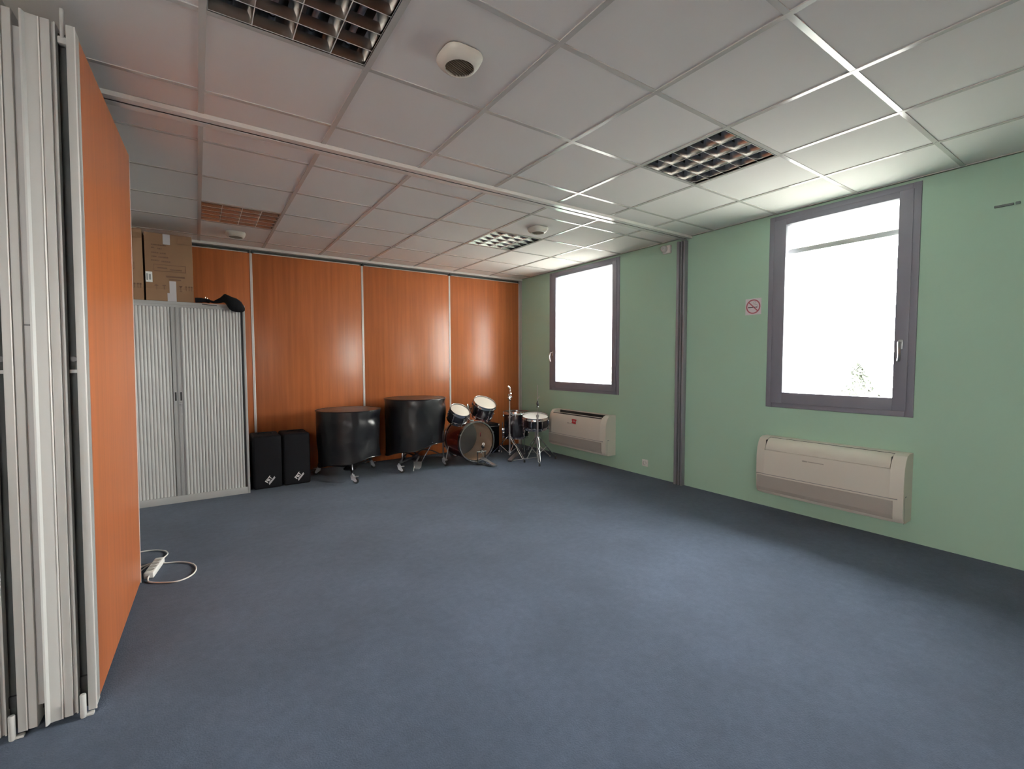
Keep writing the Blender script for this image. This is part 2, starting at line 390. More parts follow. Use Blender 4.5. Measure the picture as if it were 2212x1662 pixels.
# tracks on the ceiling
def track(label, ya, yb, xa, xb, drop):
    t = thing('partition_track', label, 'track', ((xa+xb)/2, (ya+yb)/2, H-drop))
    zb = H-drop; ym = (ya+yb)/2; pr = []
    bm = NB()
    bx(bm, xa, xb, ya, ym-.010, zb, zb+.004); bx(bm, xa, xb, ym+.010, yb, zb, zb+.004)
    bx(bm, xa, xb, ya, ya+.006, zb+.004, H+.001); bx(bm, xa, xb, yb-.006, yb, zb+.004, H+.001)
    obj('rail', bm, 'track', t, smooth=False)
    bm = NB(); bx(bm, xa, xb, ym-.03, ym+.03, zb+.006, zb+.012); obj('slot', bm, 'slot', t, label='dark running slot')
    return t
track('white ceiling track crossing the room from the parked wood panel to the grey post', .838, .945, X0, 4.2, .022)
track('white ceiling track along the top of the closed wood panelled wall at the back', 3.845, 3.955, X0, 4.2, .026)

# ------------------------------------------------------------------ closed partition panels at the back
BX = [-2.01, -.765, .478, 1.717, 2.952, 4.172]
labs = ['closed wood laminate partition panel hidden behind the cardboard boxes and cabinet at far left',
        'closed wood laminate partition panel behind the grey cabinet and its boxes',
        'closed wood laminate partition panel behind the two black speakers, right of the cabinet',
        'closed wood laminate partition panel behind the taller covered timpani',
        'closed wood laminate partition panel behind the drum kit, next to the green wall']
YF = 3.895
proto = None
for k in range(1, 5):
    xa, xb = BX[k], BX[k+1]
    t = thing('partition_panel', labs[k], 'partition', ((xa+xb)/2, YF+.045, 0), 'closed panels of the back partition')
    bm = NB(); bx(bm, xa+.012, xb-.012, YF, YF+.09, .012, 2.548, .001); obj('laminate_face', bm, 'wood', t)
    bm = NB(); bx(bm, xa, xa+.0125, YF-.004, YF+.094, .01, 2.545, .001); obj('edge_profile', bm, 'white_alu', t, label='pale aluminium edge strip')
    bm = NB(); bx(bm, xb-.0125, xb-.001, YF-.004, YF+.094, .01, 2.545, .001); obj('edge_profile', bm, 'white_alu', t, label='pale aluminium edge strip')
    bm = NB(); bx(bm, xa+.03, xb-.03, YF-.003, YF+.05, 2.549, 2.556); obj('top_seal', bm, 'white_alu', t, label='thin pale strip along the top')
    bm = NB(); bx(bm, xa+.01, xb-.01, YF+.005, YF+.085, 2.556, 2.583); obj('trolley', bm, 'seal', t)
bm = NB()
for a, b in ((4.176, 4.182), (4.190, 4.199)): bx(bm, a, b, YF-.035, YF+.09, 0, 2.58)
bx(bm, 4.182, 4.19, YF, YF+.09, 0, 2.58)
tag(obj('corner_channel', bm, 'alu'), 'thin grey metal channel in the corner where the wood panels meet the green wall', 'post')

# ------------------------------------------------------------------ folded stack at left
def stack_panel(label, xr, kind):
    """panel whose right face is at x=xr (at the floor), long in y"""
    th = .090; xl = xr-th; ya, yb, za, zb = .185, 1.365, .018, 2.512
    t = thing('partition_panel', label, 'partition', (xr, ya, 0), 'folded partition panels parked at left')
    bm = NB(); bx(bm, xr-.003, xr, ya+.004, yb-.004, za+.01, zb-.01); bx(bm, xl, xl+.003, ya+.004, yb-.004, za+.01, zb-.01)
    obj('laminate_face', bm, 'wood', t)
    bm = NB(); bx(bm, xl+.003, xr-.003, ya+.06, yb-.01, za+.03, zb-.03); obj('core', bm, 'seal', t)
    for (a, b) in ((ya, ya+.006), (yb-.006, yb)):
        bm = NB(); bx(bm, xr-.0005, xr+.0025, a, b, za, zb); bx(bm, xl-.0025, xl+.0005, a, b, za, zb)
        obj('edge_bead', bm, 'white_alu', t, label='pale aluminium edge bead')
    if kind == 'groove':
        # right flange, dark recess, ribbed left flange
        bm = NB(); bx(bm, xr-.022, xr, ya, ya+.07, za, zb, .0015); obj('edge_profile', bm, 'alu', t)
        bm = NB(); prism(bm, [(xl, ya+.004), (xl+.006, ya), (xl+.026, ya), (xl+.027, ya+.01), (xl+.034, ya+.012), (xl+.035, ya+.004), (xl+.040, ya+.004), (xl+.041, ya+.07), (xl, ya+.07)], 'z', za, zb)
        obj('edge_profile', bm, 'alu', t)
        bm = NB(); bx(bm, xl+.041, xr-.022, ya+.035, ya+.07, za, zb-.02); obj('groove_seal', bm, 'seal', t, label='dark recessed groove between the flanges')
        bm = NB(); cx = xl+.0545
        lathe(bm, [(.010, 0), (.010, .012)], axis_mx((cx, ya+.036, 1.335), (0, -1, 0)), 12)
        bx(bm, cx-.013, cx+.013, ya+.026, ya+.037, .10, .14)
        obj('lock_hole', bm, 'dark', t)
        bm = NB(); bx(bm, cx-.013, cx+.013, ya+.026, ya+.036, 1.285, 1.297); obj('lock_plate', bm, 'cab', t)
        bm = NB(); lathe(bm, [(.0, 0), (.008, .0), (.0095, .004), (.0095, .085), (.008, .088), (0, .088)], T(cx, ya-.004, .001), 14)
        bx(bm, cx-.004, cx+.030, ya-.008, ya+.012, .001, .010, .002)
        obj('foot', bm, 'alu', t, label='small pale metal foot bolt')
        bm = NB(); lathe(bm, [(0, 0), (.006, 0), (.006, .10), (0, .10)], T(cx+.002, ya+.012, zb-.045), 12)
        bx(bm, cx-.011, cx+.013, ya+.008, ya+.035, zb-.065, zb-.04, .004)
        obj('hanger_bolt', bm, 'alu', t, label='metal hanging bolt under the ceiling')
    else:
        # tongue edge: light slanting face on the right, protruding lip, darker left part
        bm = NB()
        prism(bm, [(xr, ya+.002), (xr-.004, ya), (xr-.024, ya-.001), (xr-.031, ya-.003), (xr-.036, ya-.016), (xr-.041, ya-.018), (xr-.043, ya-.010),
                   (xr-.043, ya+.07), (xr, ya+.07)], 'z', za, zb)
        obj('edge_profile', bm, 'alu', t)
        bm = NB(); bx(bm, xl+.026, xr-.043, ya+.008, ya+.07, za+.075, zb-.05); obj('groove_seal', bm, 'cab', t)
        bm = NB(); prism(bm, [(xl, ya+.004), (xl+.004, ya), (xl+.024, ya), (xl+.026, ya+.003), (xl+.026, ya+.07), (xl, ya+.07)], 'z', za, zb)
        obj('edge_profile', bm, 'alu', t)
        bm = NB(); bx(bm, xl+.028, xr-.045, ya+.005, ya+.009, 1.452, 1.456); obj('joint_gap', bm, 'dark', t)
    return t
for i, (lab, k) in enumerate((
        ('folded partition panel showing its wide orange wood face, rightmost of the stack at left', 'groove'),
        ('folded partition panel with a bright protruding edge lip, second in the parked stack', 'tongue'),
        ('folded partition panel with dark groove, third in the stack counting from the wood face', 'groove'),
        )):
    t = stack_panel(lab, -.409-i*.0925, k)
    a, b = (0.66, -1.9) if i == 0 else (.66, -1.0*(1.9))
    t.rotation_euler = (0, math.radians(a), math.radians(-1.9))
# storage track above the stack
track('short white parking track on the ceiling above the folded panels, mostly hidden behind them', .30, .40, X0, -.62, .022)

# ------------------------------------------------------------------ louvre lights
def louvre_light(x, y, label):
    t = thing('louvre_light', label, 'ceiling light', (x+.3, y+.3, H), 'recessed louvre lights in the ceiling')
    a, b, c, d = x+.013, x+.587, y+.013, y+.587
    bm = NB(); zt = H+.10
    bx(bm, a, a+.003, c, d, H, zt); bx(bm, b-.003, b, c, d, H, zt); bx(bm, a, b, c, c+.003, H, zt); bx(bm, a, b, d-.003, d, H, zt); bx(bm, a, b, c, d, zt, zt+.003)
    obj('housing', bm, 'mirror', t, smooth=False)
    for k in range(5):          # long parabolic reflector blades (run along y)
        xm = a+(b-a)*k/4; n = 7; L_, R_ = [], []
        for q in range(n):
            s = q/(n-1); wq = .0012+.030*s**2.0; z = H+.002+.055*s
            L_.append((max(xm-wq, a+.003), z)); R_.append((min(xm+wq, b-.003), z))
        bm = NB(); prism(bm, L_+R_[::-1], 'y', c+.004, d-.004); rb = obj('reflector_blade', bm, 'mirror', t, ang=60)
        bm = NB(); bx(bm, max(xm-.0016, a+.0035), min(xm+.0016, b-.0035), c+.004, d-.004, H+.0005, H+.0025); obj('blade_edge', bm, 'white_alu', rb)
    for k in range(6):          # cross blades, lens shaped
        ym = min(max(c+(d-c)*k/5, c+.0075), d-.0075)
        bm = NB(); prism(bm, [(ym-.0011, H+.001), (ym+.0011, H+.001), (min(ym+.0045, d-.0032), H+.020), (min(ym+.0105, d-.0032), H+.040), (max(ym-.0105, c+.0032), H+.040), (max(ym-.0045, c+.0032), H+.020)], 'x', a+.0035, b-.0035)
        cb = obj('cross_blade', bm, 'mirror', t, ang=60)
        bm = NB(); bx(bm, a+.0035, b-.0035, ym-.0014, ym+.0014, H+.0001, H+.0015); obj('blade_edge', bm, 'white_alu', cb)
    for q in range(4):
        xm = a+(b-a)*(q+.5)/4
        bm = NB(); lathe(bm, [(0, 0), (.013, 0), (.013, .56), (0, .56)], axis_mx((xm, c+.007, H+.078), (0, 1, 0)), 12); obj('lamp_tube', bm, 'tube', t)
    return t
L0 = louvre_light(0, -.6, 'unlit recessed square louvre light cut by the top picture edge, nearest the camera')
for (x, y), lab in zip(lights[1:], ('unlit recessed louvre light near the near window, reflecting green and white',
                                   'unlit recessed louvre light above the cabinet, seen as a flat dark red grid',
                                   'unlit recessed louvre light near the middle of the back room, beside the shiny round vent')):
    dup(L0, (x+.3, y+.3, H), lab)

# ------------------------------------------------------------------ ceiling air vents
def vent(x, y, label):
    t = thing('air_vent', label, 'vent', (x, y, H), 'round air vents on the ceiling')
    def sq(r, z, p, seg=36):
        out = []
        for i in range(seg):
            a = 2*PI*i/seg; c, s = math.cos(a), math.sin(a)
            k = (abs(c)**p+abs(s)**p)**(-1/p); out.append(Vector((x+r*k*c, y+r*k*s, z)))
        return out
    bm = NB(); prev = None
    for r, z, p in ((.085, H-.001, 3.6), (.087, H-.012, 3.6), (.084, H-.022, 3.3), (.077, H-.036, 2.8), (.069, H-.045, 2.3), (.062, H-.048, 2), (.0600, H-.045, 2), (.059, H-.022, 2)):
        rg = [bm.verts.new(v) for v in sq(r, z, p)]
        if prev:
            for i in range(36): bm.faces.new((prev[i], prev[(i+1) % 36], rg[(i+1) % 36], rg[i]))
        prev = rg
    obj('cap', bm, 'ivory', t, ang=60)
    bm = NB(); lathe(bm, [(0, 0), (.0595, 0)], T(x, y, H-.026), 36, caps=False); obj('grille_back', bm, 'dark', t)
    bm = NB()
    for k in range(-5, 6):
        o = k*.010; h = math.sqrt(max(.0585**2-o*o, 0))
        bx(bm, x-h, x+h, y+o-.0012, y+o+.0012, H-.045, H-.030, mx=T(x, y, 0) @ Matrix.Rotation(math.radians(20), 4, 'Z') @ T(-x, -y, 0))
    obj('grille', bm, 'ventbar', t, smooth=False)
    return t
V0 = vent(.9, -.3, 'cream round air vent on the ceiling beside the nearest louvre light')
dup(V0, (.3, 3.3, H), 'cream air vent on the ceiling above the cabinet, just behind the dark red louvre light')
dup(V0, (2.7, 1.5, H), 'air vent on the ceiling just beyond the track, nearest the far window')

# ------------------------------------------------------------------ tambour cabinet
CX0, CX1, CY, CZ = -.79, .353, 3.215, 1.885
t = thing('tambour_cabinet', 'tall grey metal cabinet with ribbed sliding shutter doors standing against the back panels', 'cabinet', ((CX0+CX1)/2, CY+.21, 0))
bm = NB(); yb = CY+.43
bx(bm, CX1-.022, CX1, CY, yb, 0, CZ-.002, .003); bx(bm, CX0, CX0+.022, CY, yb, 0, CZ-.002, .003)
bx(bm, CX0, CX1, CY-.001, yb, CZ-.030, CZ, .003)
bx(bm, CX0+.022, CX1-.022, CY, CY+.02, CZ-.05, CZ-.03); bx(bm, CX0+.022, CX1-.022, CY, yb-.01, 0, .066, .002)
bx(bm, CX0+.02, CX1-.02, yb-.012, yb, 0, CZ-.03)
obj('body', bm, 'cab', t)
xm = -.209; zl, zh = .066, CZ-.05
def slats(x0, x1):
    bm = NB(); n = round((x1-x0)/.0262); wd = (x1-x0)/n; poly = [(x0, CY+.03)]
    for i in range(n):
        a = x0+i*wd
        for q in range(7):
            s = q/6; poly.append((a+wd*.04+wd*.92*s, CY+.013-.0055*math.sin(PI*s)**.7))
        poly.append((a+wd*.999, CY+.0145))
    poly.append((x1, CY+.03)); prism(bm, poly, 'z', zl, zh); return bm
for s, (a, b, c, d) in enumerate(((CX0+.024, xm-.038, xm-.036, xm-.002), (xm+.037, CX1-.036, xm+.001, xm+.035))):
    bm = NB(); bx(bm, c, d, CY+.001, CY+.022, zl, zh, .002)
    bx(bm, (xm-.003 if s == 0 else xm+.0345), (xm-.0005 if s == 0 else xm+.038), CY-.004, CY+.01, zl, zh)
    dr = obj('door', bm, 'cab', t)
    obj('ribbed_shutter', slats(a, b), 'slat', dr, ang=50, label='light grey vertically ribbed shutter')
    cx = (c+d)/2+(.004 if s else 0)
    bm = NB(); frame_w = .0025
    for (p, q, u, v) in ((cx-.0095, cx-.007, .965, 1.045), (cx+.007, cx+.0095, .965, 1.045), (cx-.0095, cx+.0095, .9625, .965), (cx-.0095, cx+.0095, 1.045, 1.0475)): bx(bm, p, q, CY-.003, CY+.002, u, v)
    obj('handle', bm, 'slat', dr)
    bm = NB(); bx(bm, cx-.007, cx+.007, CY-.0005, CY+.002, .965, 1.045); obj('handle_recess', bm, 'dark', dr, label='dark pull slot')
bm = NB(); lathe(bm, [(0, 0), (.010, 0), (.010, .006), (.006, .008), (0, .008)], axis_mx((xm+.020, CY+.001, .938), (0, -1, 0)), 16)
bx(bm, xm+.004, xm+.024, CY-.010, CY-.004, .933, .941, .002); bx(bm, xm+.022, xm+.027, CY-.012, CY-.006, .915, .940, .001)
obj('lock', bm, 'satin', t)
bm = NB(); bx(bm, CX1-.035, CX1-.0225, CY+.004, CY+.03, zl, zh); obj('shutter_gap', bm, 'dark', t)

# ------------------------------------------------------------------ cardboard boxes on the cabinet
def carton(x0, x1, y0, y1, z0, z1, label, seed):
    t = thing('cardboard_box', label, 'box', ((x0+x1)/2, (y0+y1)/2, z0))
    bm = NB(); bx(bm, x0, x1, y0, y1, z0, z1, .004); bx(bm, x0+.002, x1-.002, y0+.002, (y0+y1)/2-.002, z1, z1+.004); bx(bm, x0+.002, x1-.002, (y0+y1)/2+.002, y1-.002, z1, z1+.004)
    bx(bm, x0, x1, y0-.0025, y0, z0+.004, z0+.11); bx(bm, x1-.11, x1-.004, y0-.003, y0, z1-.075, z1-.030)
    obj('carton', bm, 'card', t)
    yf = y0-.004
    def rc(bm, a, b, c, d, y=yf): bx(bm, x0+a, x0+b, y, y0, z0+c, z0+d)
    Wd = x1-x0; Hh = z1-z0
    bm = NB()
    rows = ((.505, .05, .16), (.478, .05, .075), (.473, .095, .125), (.435, .05, .10), (.433, .11, .16), (.400, .05, .085), (.398, .10, .17), (.365, .045, .11), (.361, .12, .19))
    for zc, a, b in rows:
        bm = NB()
        q = a
        while q < b-.006:
            e = min(q+random.uniform(.006, .016), b); rc(bm, q, min(e, b), zc-.006, zc+.004); q = e+.003
        obj('printing', bm, 'print', t, smooth=False)
    bm = NB()
    for (a, b, c, d) in ((.06, .30, .328, .331), (.06, .30, .270, .273), (.297, .30, .27, .331), (.06, .063, .27, .331), (.09, .16, .295, .305), (.18, .27, .285, .294)): rc(bm, a, b, c, d)
    obj('printing', bm, 'print', t, smooth=False); bm = NB()
    for (a, b, c, d) in ((.15, .29, .218, .232), (.17, .26, .196, .204)): rc(bm, a, b, c, d)
    obj('printing', bm, 'print', t, smooth=False)
    # handling marks along the bottom: umbrella, fragile glass, arrows
    def mark():
        obj('handling_mark', bm, 'print', t, smooth=False); return NB()
    bm = NB(); prism(bm, [(x0+.060, z0+.135), (x0+.070, z0+.148), (x0+.082, z0+.148), (x0+.092, z0+.135)], 'y', yf, y0); rc(bm, .075, .078, .10, .135); bm = mark()
    rc(bm, .120, .146, .138, .146); rc(bm, .130, .136, .105, .138); bm = mark()
    prism(bm, [(x0+.242, z0+.148), (x0+.272, z0+.148), (x0+.257, z0+.125)], 'y', yf, y0); rc(bm, .255, .259, .10, .125); rc(bm, .247, .267, .095, .1); bm = mark()
    for q in (.295, .318, .338): rc(bm, q, q+.004, .105, .145); prism(bm, [(x0+q-.006, z0+.138), (x0+q+.010, z0+.138), (x0+q+.002, z0+.152)], 'y', yf, y0)
    mark().free()
    return t, rc
zt = CZ
t, rc = carton(-.415, -.062, CY+.01, CY+.40, zt, 2.492, 'brown cardboard box with white tape and small white label on top of the cabinet', 1)
for (a, b, c, d) in ((.135, .188, .515, .606), (.172, .222, .0, .185), (.155, .205, .0, .075)):
    bm = NB(); rc(bm, a, b, c, d, CY+.0045-.0006*a*10); obj('tape', bm, 'tape', t, label='whitish strip of packing tape')
bm = NB(); rc(bm, .002, .05, .165, .258, CY+.004); lb = obj('label', bm, 'paper', t, label='small white shipping label')
bm = NB(); rc(bm, .008, .018, .18, .24, CY+.003); rc(bm, .026, .040, .185, .235, CY+.003); obj('label_print', bm, 'greyink', lb)
carton(-.79, -.430, CY+.012, CY+.40, zt, 2.512, 'brown cardboard box on the cabinet, mostly hidden by the parked wood panel', 2)

# ------------------------------------------------------------------ black bag and strap on the cabinet
t = thing('black_bag', 'small limp black cloth bag with strap draped over the top right corner of the cabinet', 'bag', (.25, CY+.05, CZ))
bm = NB()
N, K = 26, 18; rings = []
def bag_sec(s):
    # s along x 0..1 from strap end to bag end ; returns centre, half height, half depth
    return s
path = [(.10, .020, CZ+.020), (.150, .004, CZ+.040), (.185, -.022, CZ+.056), (.215, -.046, CZ+.022), (.25, -.049, CZ+.002), (.285, -.049, CZ-.008), (.322, -.047, CZ-.024), (.350, -.042, CZ-.040)]
hh = [.012, .026, .044, .062, .068, .066, .050, .012]
dd = [.012, .018, .026, .032, .036, .034, .028, .010]
sp = smooth_path([(p[0], p[1]+CY, p[2]) for p in path], 4); n = len(sp)
def lerp(arr, u):
    i = min(int(u), len(arr)-2); f = u-i; return arr[i]*(1-f)+arr[i+1]*f
for i, p in enumerate(sp):
    u = i/4; h = lerp(hh, u); d = lerp(dd, u); rg = []
    for k in range(K):
        a = 2*PI*k/K; q = Vector((0, d*math.cos(a), h*math.sin(a)*(1+.12*math.cos(a))))
        q *= 1+.10*noise.noise(Vector((p.x*30, a*1.3, 2)))
        rg.append(bm.verts.new(p+q))
    rings.append(rg)
for a, b in zip(rings, rings[1:]):
    for k in range(K): bm.faces.new((a[k], a[(k+1) % K], b[(k+1) % K], b[k]))
bm.faces.new(rings[0]); bm.faces.new(rings[-1][::-1])
obj('pouch', bm, 'blackcloth', t, ang=60)
bm = NB()
tube(bm, smooth_path([(-.052, CY+.03, CZ+.028), (-.02, CY+.03, CZ+.030), (.03, CY+.04, CZ+.031), (.06, CY+.03, CZ+.026), (.11, CY+.02, CZ+.018), (.16, CY+.01, CZ+.026)], 5), [.024]*8+[.020]*8+[.012]*10, 10)
tube(bm, smooth_path([(.0, CY-.005, CZ-.010), (.05, CY-.007, CZ-.014), (.12, CY-.008, CZ-.017)], 4), .003, 6)
obj('strap', bm, 'blackcloth', t, ang=60)
bm = NB(); lathe(bm, [(0, 0), (.004, 0), (.004, .014), (0, .014)], T(.030, CY+.03, CZ+.05), 8); lathe(bm, [(0, 0), (.004, 0), (.004, .012), (0, .012)], T(.046, CY+.03, CZ+.045), 8); obj('stud', bm, 'chrome', t, label='two tiny bright studs')

# ------------------------------------------------------------------ covered loudspeakers with FBT lettering
def text_mesh(body, size, m, mat_name, parent, name, ext=.0008):
    cu = bpy.data.curves.new('lettering', 'FONT'); cu.body = body; cu.size = size; cu.extrude = ext; cu.align_x = 'CENTER'; cu.align_y = 'CENTER'; cu.offset = size*.025
    to = bpy.data.objects.new('lettering', cu); C.objects.link(to)
    bpy.context.view_layer.update()
    me = bpy.data.meshes.new_from_object(to.evaluated_get(bpy.context.evaluated_depsgraph_get())); bpy.data.objects.remove(to); bpy.data.curves.remove(cu)
    b2 = bmesh.new(); b2.from_mesh(me); bpy.data.meshes.remove(me)
    bmesh.ops.transform(b2, matrix=m, verts=b2.verts)
    return obj(name, b2, mat_name, parent, smooth=False)
def speaker(x0, label):
    y0 = 3.285; wd, dp, ht = .268, .36, .555
    t = thing('loudspeaker', label, 'speaker', (x0+wd/2, y0+dp/2, 0), 'covered loudspeakers beside the cabinet')
    bm = NB(); bx(bm, x0, x0+wd, y0, y0+dp, 0, ht, .022, seg=4)
    bmesh.ops.subdivide_edges(bm, edges=[e for e in bm.edges if e.calc_length() > .1], cuts=5, use_grid_fill=True)
    for v in bm.verts:
        if v.co.z > .02: v.co += Vector((1, 1, .6))*.004*noise.noise(v.co*7)
    obj('padded_cover', bm, 'blackcloth', t, ang=50)
    bm = NB(); tube(bm, smooth_path([(x0+.07, y0+.18, ht), (x0+.08, y0+.18, ht+.012), (x0+wd-.08, y0+.18, ht+.012), (x0+wd-.07, y0+.18, ht)], 4), .008, 6); obj('carry_handle', bm, 'blackcloth', t)
    # logo, tilted: letters over a slanted bar
    a = math.radians(50); lx, lz = x0+.158, .085
    R = T(lx, y0-.005, lz) @ Matrix.Rotation(-a, 4, 'Y') @ Matrix.Rotation(PI/2, 4, 'X')
    text_mesh('FBT', .046, R @ T(-.004, .022, 0), 'paper', t, 'lettering')
    bm = NB(); prism(bm, [(-.046, -.018), (-.034, .000), (.054, .000), (.044, -.018)], 'z', -.0008, .0008, R); obj('logo_bar', bm, 'tape', t, smooth=False)
    return t
S0 = speaker(.390, 'black covered loudspeaker with white FBT logo, right beside the grey cabinet')
dup(S0, Vector(S0.location)+Vector((.283, .01, 0)), 'black covered loudspeaker with white FBT logo, between another speaker and the shorter timpani')

# ------------------------------------------------------------------ timpani under vinyl covers
def timpani(cx, cyy, R, zt, zb, ecc, label, casters, seed, pedal):
    t = thing('timpani', label, 'drum', (cx, cyy, 0))
    # bowl
    bm = NB(); br = R*.90; zr = zt-.06
    prof = [(br, zr)]+[(br*math.cos(a)**.45, zr-.06-(zr-.06-.22)*math.sin(a)) for a in [i*PI/2/10 for i in range(10)]]+[(0, .22)]
    lathe(bm, prof, T(cx, cyy, 0), 40, caps=False); obj('bowl', bm, 'copper', t, ang=60, label='dark red kettle bowl')
    # cover: dense cylinder with dents
    bm = NB(); n, mrows = 160, 70; rings = []
    def P(a, s):
        # s 0 bottom..1 top
        bot = zb + ecc*math.sin(a-.9)*.5 + .012*math.sin(5*a+seed)
        z = bot+(zt-bot)*s
        r = R*(1-.035*(1-s))
        v = Vector((math.cos(a)*2.2, math.sin(a)*2.2, s*2.0+seed*3.1))
        nn = noise.fractal(v*1.0, 1.0, 2.0, 1)
        rg = 1-abs(noise.noise(v*1.8+Vector((7, seed, 3))))*2.2
        f = min(1, (1-s)*5+.12)
        r += (.008*nn + .003*max(rg, -.2))*f
        for (da, ds, wa, ws, dep) in dents:
            dd_ = ((a-da+PI) % (2*PI)-PI)/wa; q = dd_*dd_+((s-ds)/ws)**2
            r -= dep*math.exp(-q)
        return Vector((cx+r*math.cos(a), cyy+r*math.sin(a), z))
    dents = [(-.75, .83, .42, .09, .030), (-.45, .55, .25, .18, .018), (-1.15, .35, .3, .2, .014), (-.25, .25, .3, .16, .02)] if seed < 2 else \
            [(-.55, .90, .26, .06, .026), (-.85, .50, .22, .25, .012), (-.15, .2, .4, .22, .03), (-.9, .12, .3, .14, .018)]
    for i in range(mrows+1):
        s = i/mrows; rings.append([bm.verts.new(P(2*PI*k/n, s)) for k in range(n)])
    for a, b in zip(rings, rings[1:]):
        for k in range(n): bm.faces.new((a[k], a[(k+1) % n], b[(k+1) % n], b[k]))
    prev = rings[-1]
    for q in range(1, 13):
        f = 1-q/13; rg = []
        for k in range(n):
            a = 2*PI*k/n; e = R*f
            rg.append(bm.verts.new((cx+e*math.cos(a), cyy+e*math.sin(a), zt+.006+.004*noise.noise(Vector((e*math.cos(a)*6, e*math.sin(a)*6, seed))))))
        for k in range(n): bm.faces.new((prev[k], prev[(k+1) % n], rg[(k+1) % n], rg[k]))
        prev = rg
    bm.faces.new(prev)
    obj('vinyl_cover', bm, 'vinyl', t, ang=80, label='wrinkled black vinyl cover')
    bm = NB(); tube(bm, [(cx+(R+.002)*math.cos(2*PI*k/60), cyy+(R+.002)*math.sin(2*PI*k/60), zt+.002) for k in range(60)], .006, 6, closed=True); obj('top_piping', bm, 'vinyl', t); bm = NB()
    tube(bm, [P(2*PI*k/90, 0)+Vector((math.cos(2*PI*k/90)*.003, math.sin(2*PI*k/90)*.003, 0)) for k in range(90)], .005, 6, closed=True)
    obj('hem_piping', bm, 'vinyl', t)
    # base frame: spider of tubes with arms to casters
    bm = NB(); hub = Vector((cx, cyy, .115))
    lathe(bm, [(0, 0), (.07, 0), (.075, .01), (.05, .035), (.03, .06), (0, .06)], T(cx, cyy, .08), 20)
    for c in casters:
        c = Vector((c[0], c[1], 0)); d = (c-Vector((cx, cyy, 0))); o = Vector((-d.y, d.x, 0)).normalized()
        top = Vector((c.x, c.y, .115))
        tube(bm, [hub, hub.lerp(top, .5)+Vector((0, 0, .0)), top], .011, 8)
        tube(bm, smooth_path([top+Vector((0, 0, .01)), hub.lerp(top, .6)+Vector((0, 0, .075)), hub.lerp(top, .25)+Vector((0, 0, .085)), hub+Vector((0, 0, .03))], 5), .008, 8)
        # upright strut to rim
        rim = Vector((cx, cyy, 0))+d.normalized()*(R*.93)
        tube(bm, smooth_path([top, Vector((rim.x, rim.y, .20)), Vector((rim.x, rim.y, zt-.1))], 4), .010, 8)
    obj('base_frame', bm, 'satin_dark', t)
    for i, c in enumerate(casters):
        x, y = c[0], c[1]; ang = c[2]
        mx = T(x, y, 0) @ Matrix.Rotation(ang, 4, 'Z')
        bm = NB()
        lathe(bm, [(0, .086), (.017, .086), (.021, .094), (.021, .100), (.008, .104), (.008, .120), (0, .120)], mx, 16)
        for s in (-1, 1):
            prism(bm, [(-.018, .088), (.020, .088), (.046, .040), (.046, .026), (.028, .022), (-.010, .050)], 'y', s*.013-.0012, s*.013+.0012, mx)
        bx(bm, -.018, .020, -.013, .013, .083, .088, mx=mx); bx(bm, .02, .064, -.012, .012, .078, .083, .002, mx=mx @ T(0, 0, .0))
        lathe(bm, [(0, -.016), (.008, -.016), (.008, .016), (0, .016)], mx @ T(.036, 0, .032) @ Matrix.Rotation(PI/2, 4, 'X'), 12)
        cs = obj('caster', bm, 'brightmetal', t, label='bright chrome swivel caster')
        bm = NB(); lathe(bm, [(.010, -.0095), (.027, -.0095), (.032, -.006), (.032, .006), (.027, .0095), (.010, .0095)], mx @ T(.036, 0, .032) @ Matrix.Rotation(PI/2, 4, 'X'), 24, caps=False); obj('wheel', bm, 'dark', cs, label='black rubber wheel')
    if pedal:
        px, py = pedal
        bm = NB(); mp = T(px, py, .075) @ Matrix.Rotation(math.radians(-25), 4, 'Z') @ Matrix.Rotation(math.radians(14), 4, 'X')
        prism(bm, [(-.045, 0), (-.04, -.05), (-.02, -.085), (.02, -.09), (.045, -.05), (.05, .09), (-.05, .10)], 'z', -.006, .006, mp)
        tube(bm, [(px, py+.07, .08), (cx, cyy-.08, .12)], .012, 8); tube(bm, [(px-.05, py-.02, .075), (px-.075, py-.06, .045), (px-.078, py-.065, .03)], .006, 8)
        obj('foot_pedal', bm, 'brightmetal', t, label='bright chrome foot pedal')
        bm = NB(); tube(bm, smooth_path([(px+.06, py+.02, .10), (px+.09, py, .17), (px+.13, py-.01, .24), (px+.19, py-.015, .335)], 4), .006, 8)
        lathe(bm, [(0, -.012), (.012, -.006), (.012, .006), (0, .012)], T(px+.19, py-.015, .34), 12); obj('tuning_crank', bm, 'chrome', t)
    return t
M['satin_dark'] = simple('dark_satin_steel', (.10, .10, .11), .3, metal=.9)
timpani(1.372, 3.335, .352, .775, .20, -.10, 'shorter timpani on casters under a black vinyl cover, next to the speakers',
        [(1.302, 2.975, -.5), (1.69, 3.56, .4), (1.09, 3.60, 2.6)], 1, None)
timpani(2.225, 3.43, .380, .860, .24, -.16, 'taller timpani on casters under a black vinyl cover, next to the drum kit',
        [(1.888, 3.145, -.3), (2.50, 3.20, -1.2), (2.21, 3.79, 1.6)], 2, (2.10, 3.09))

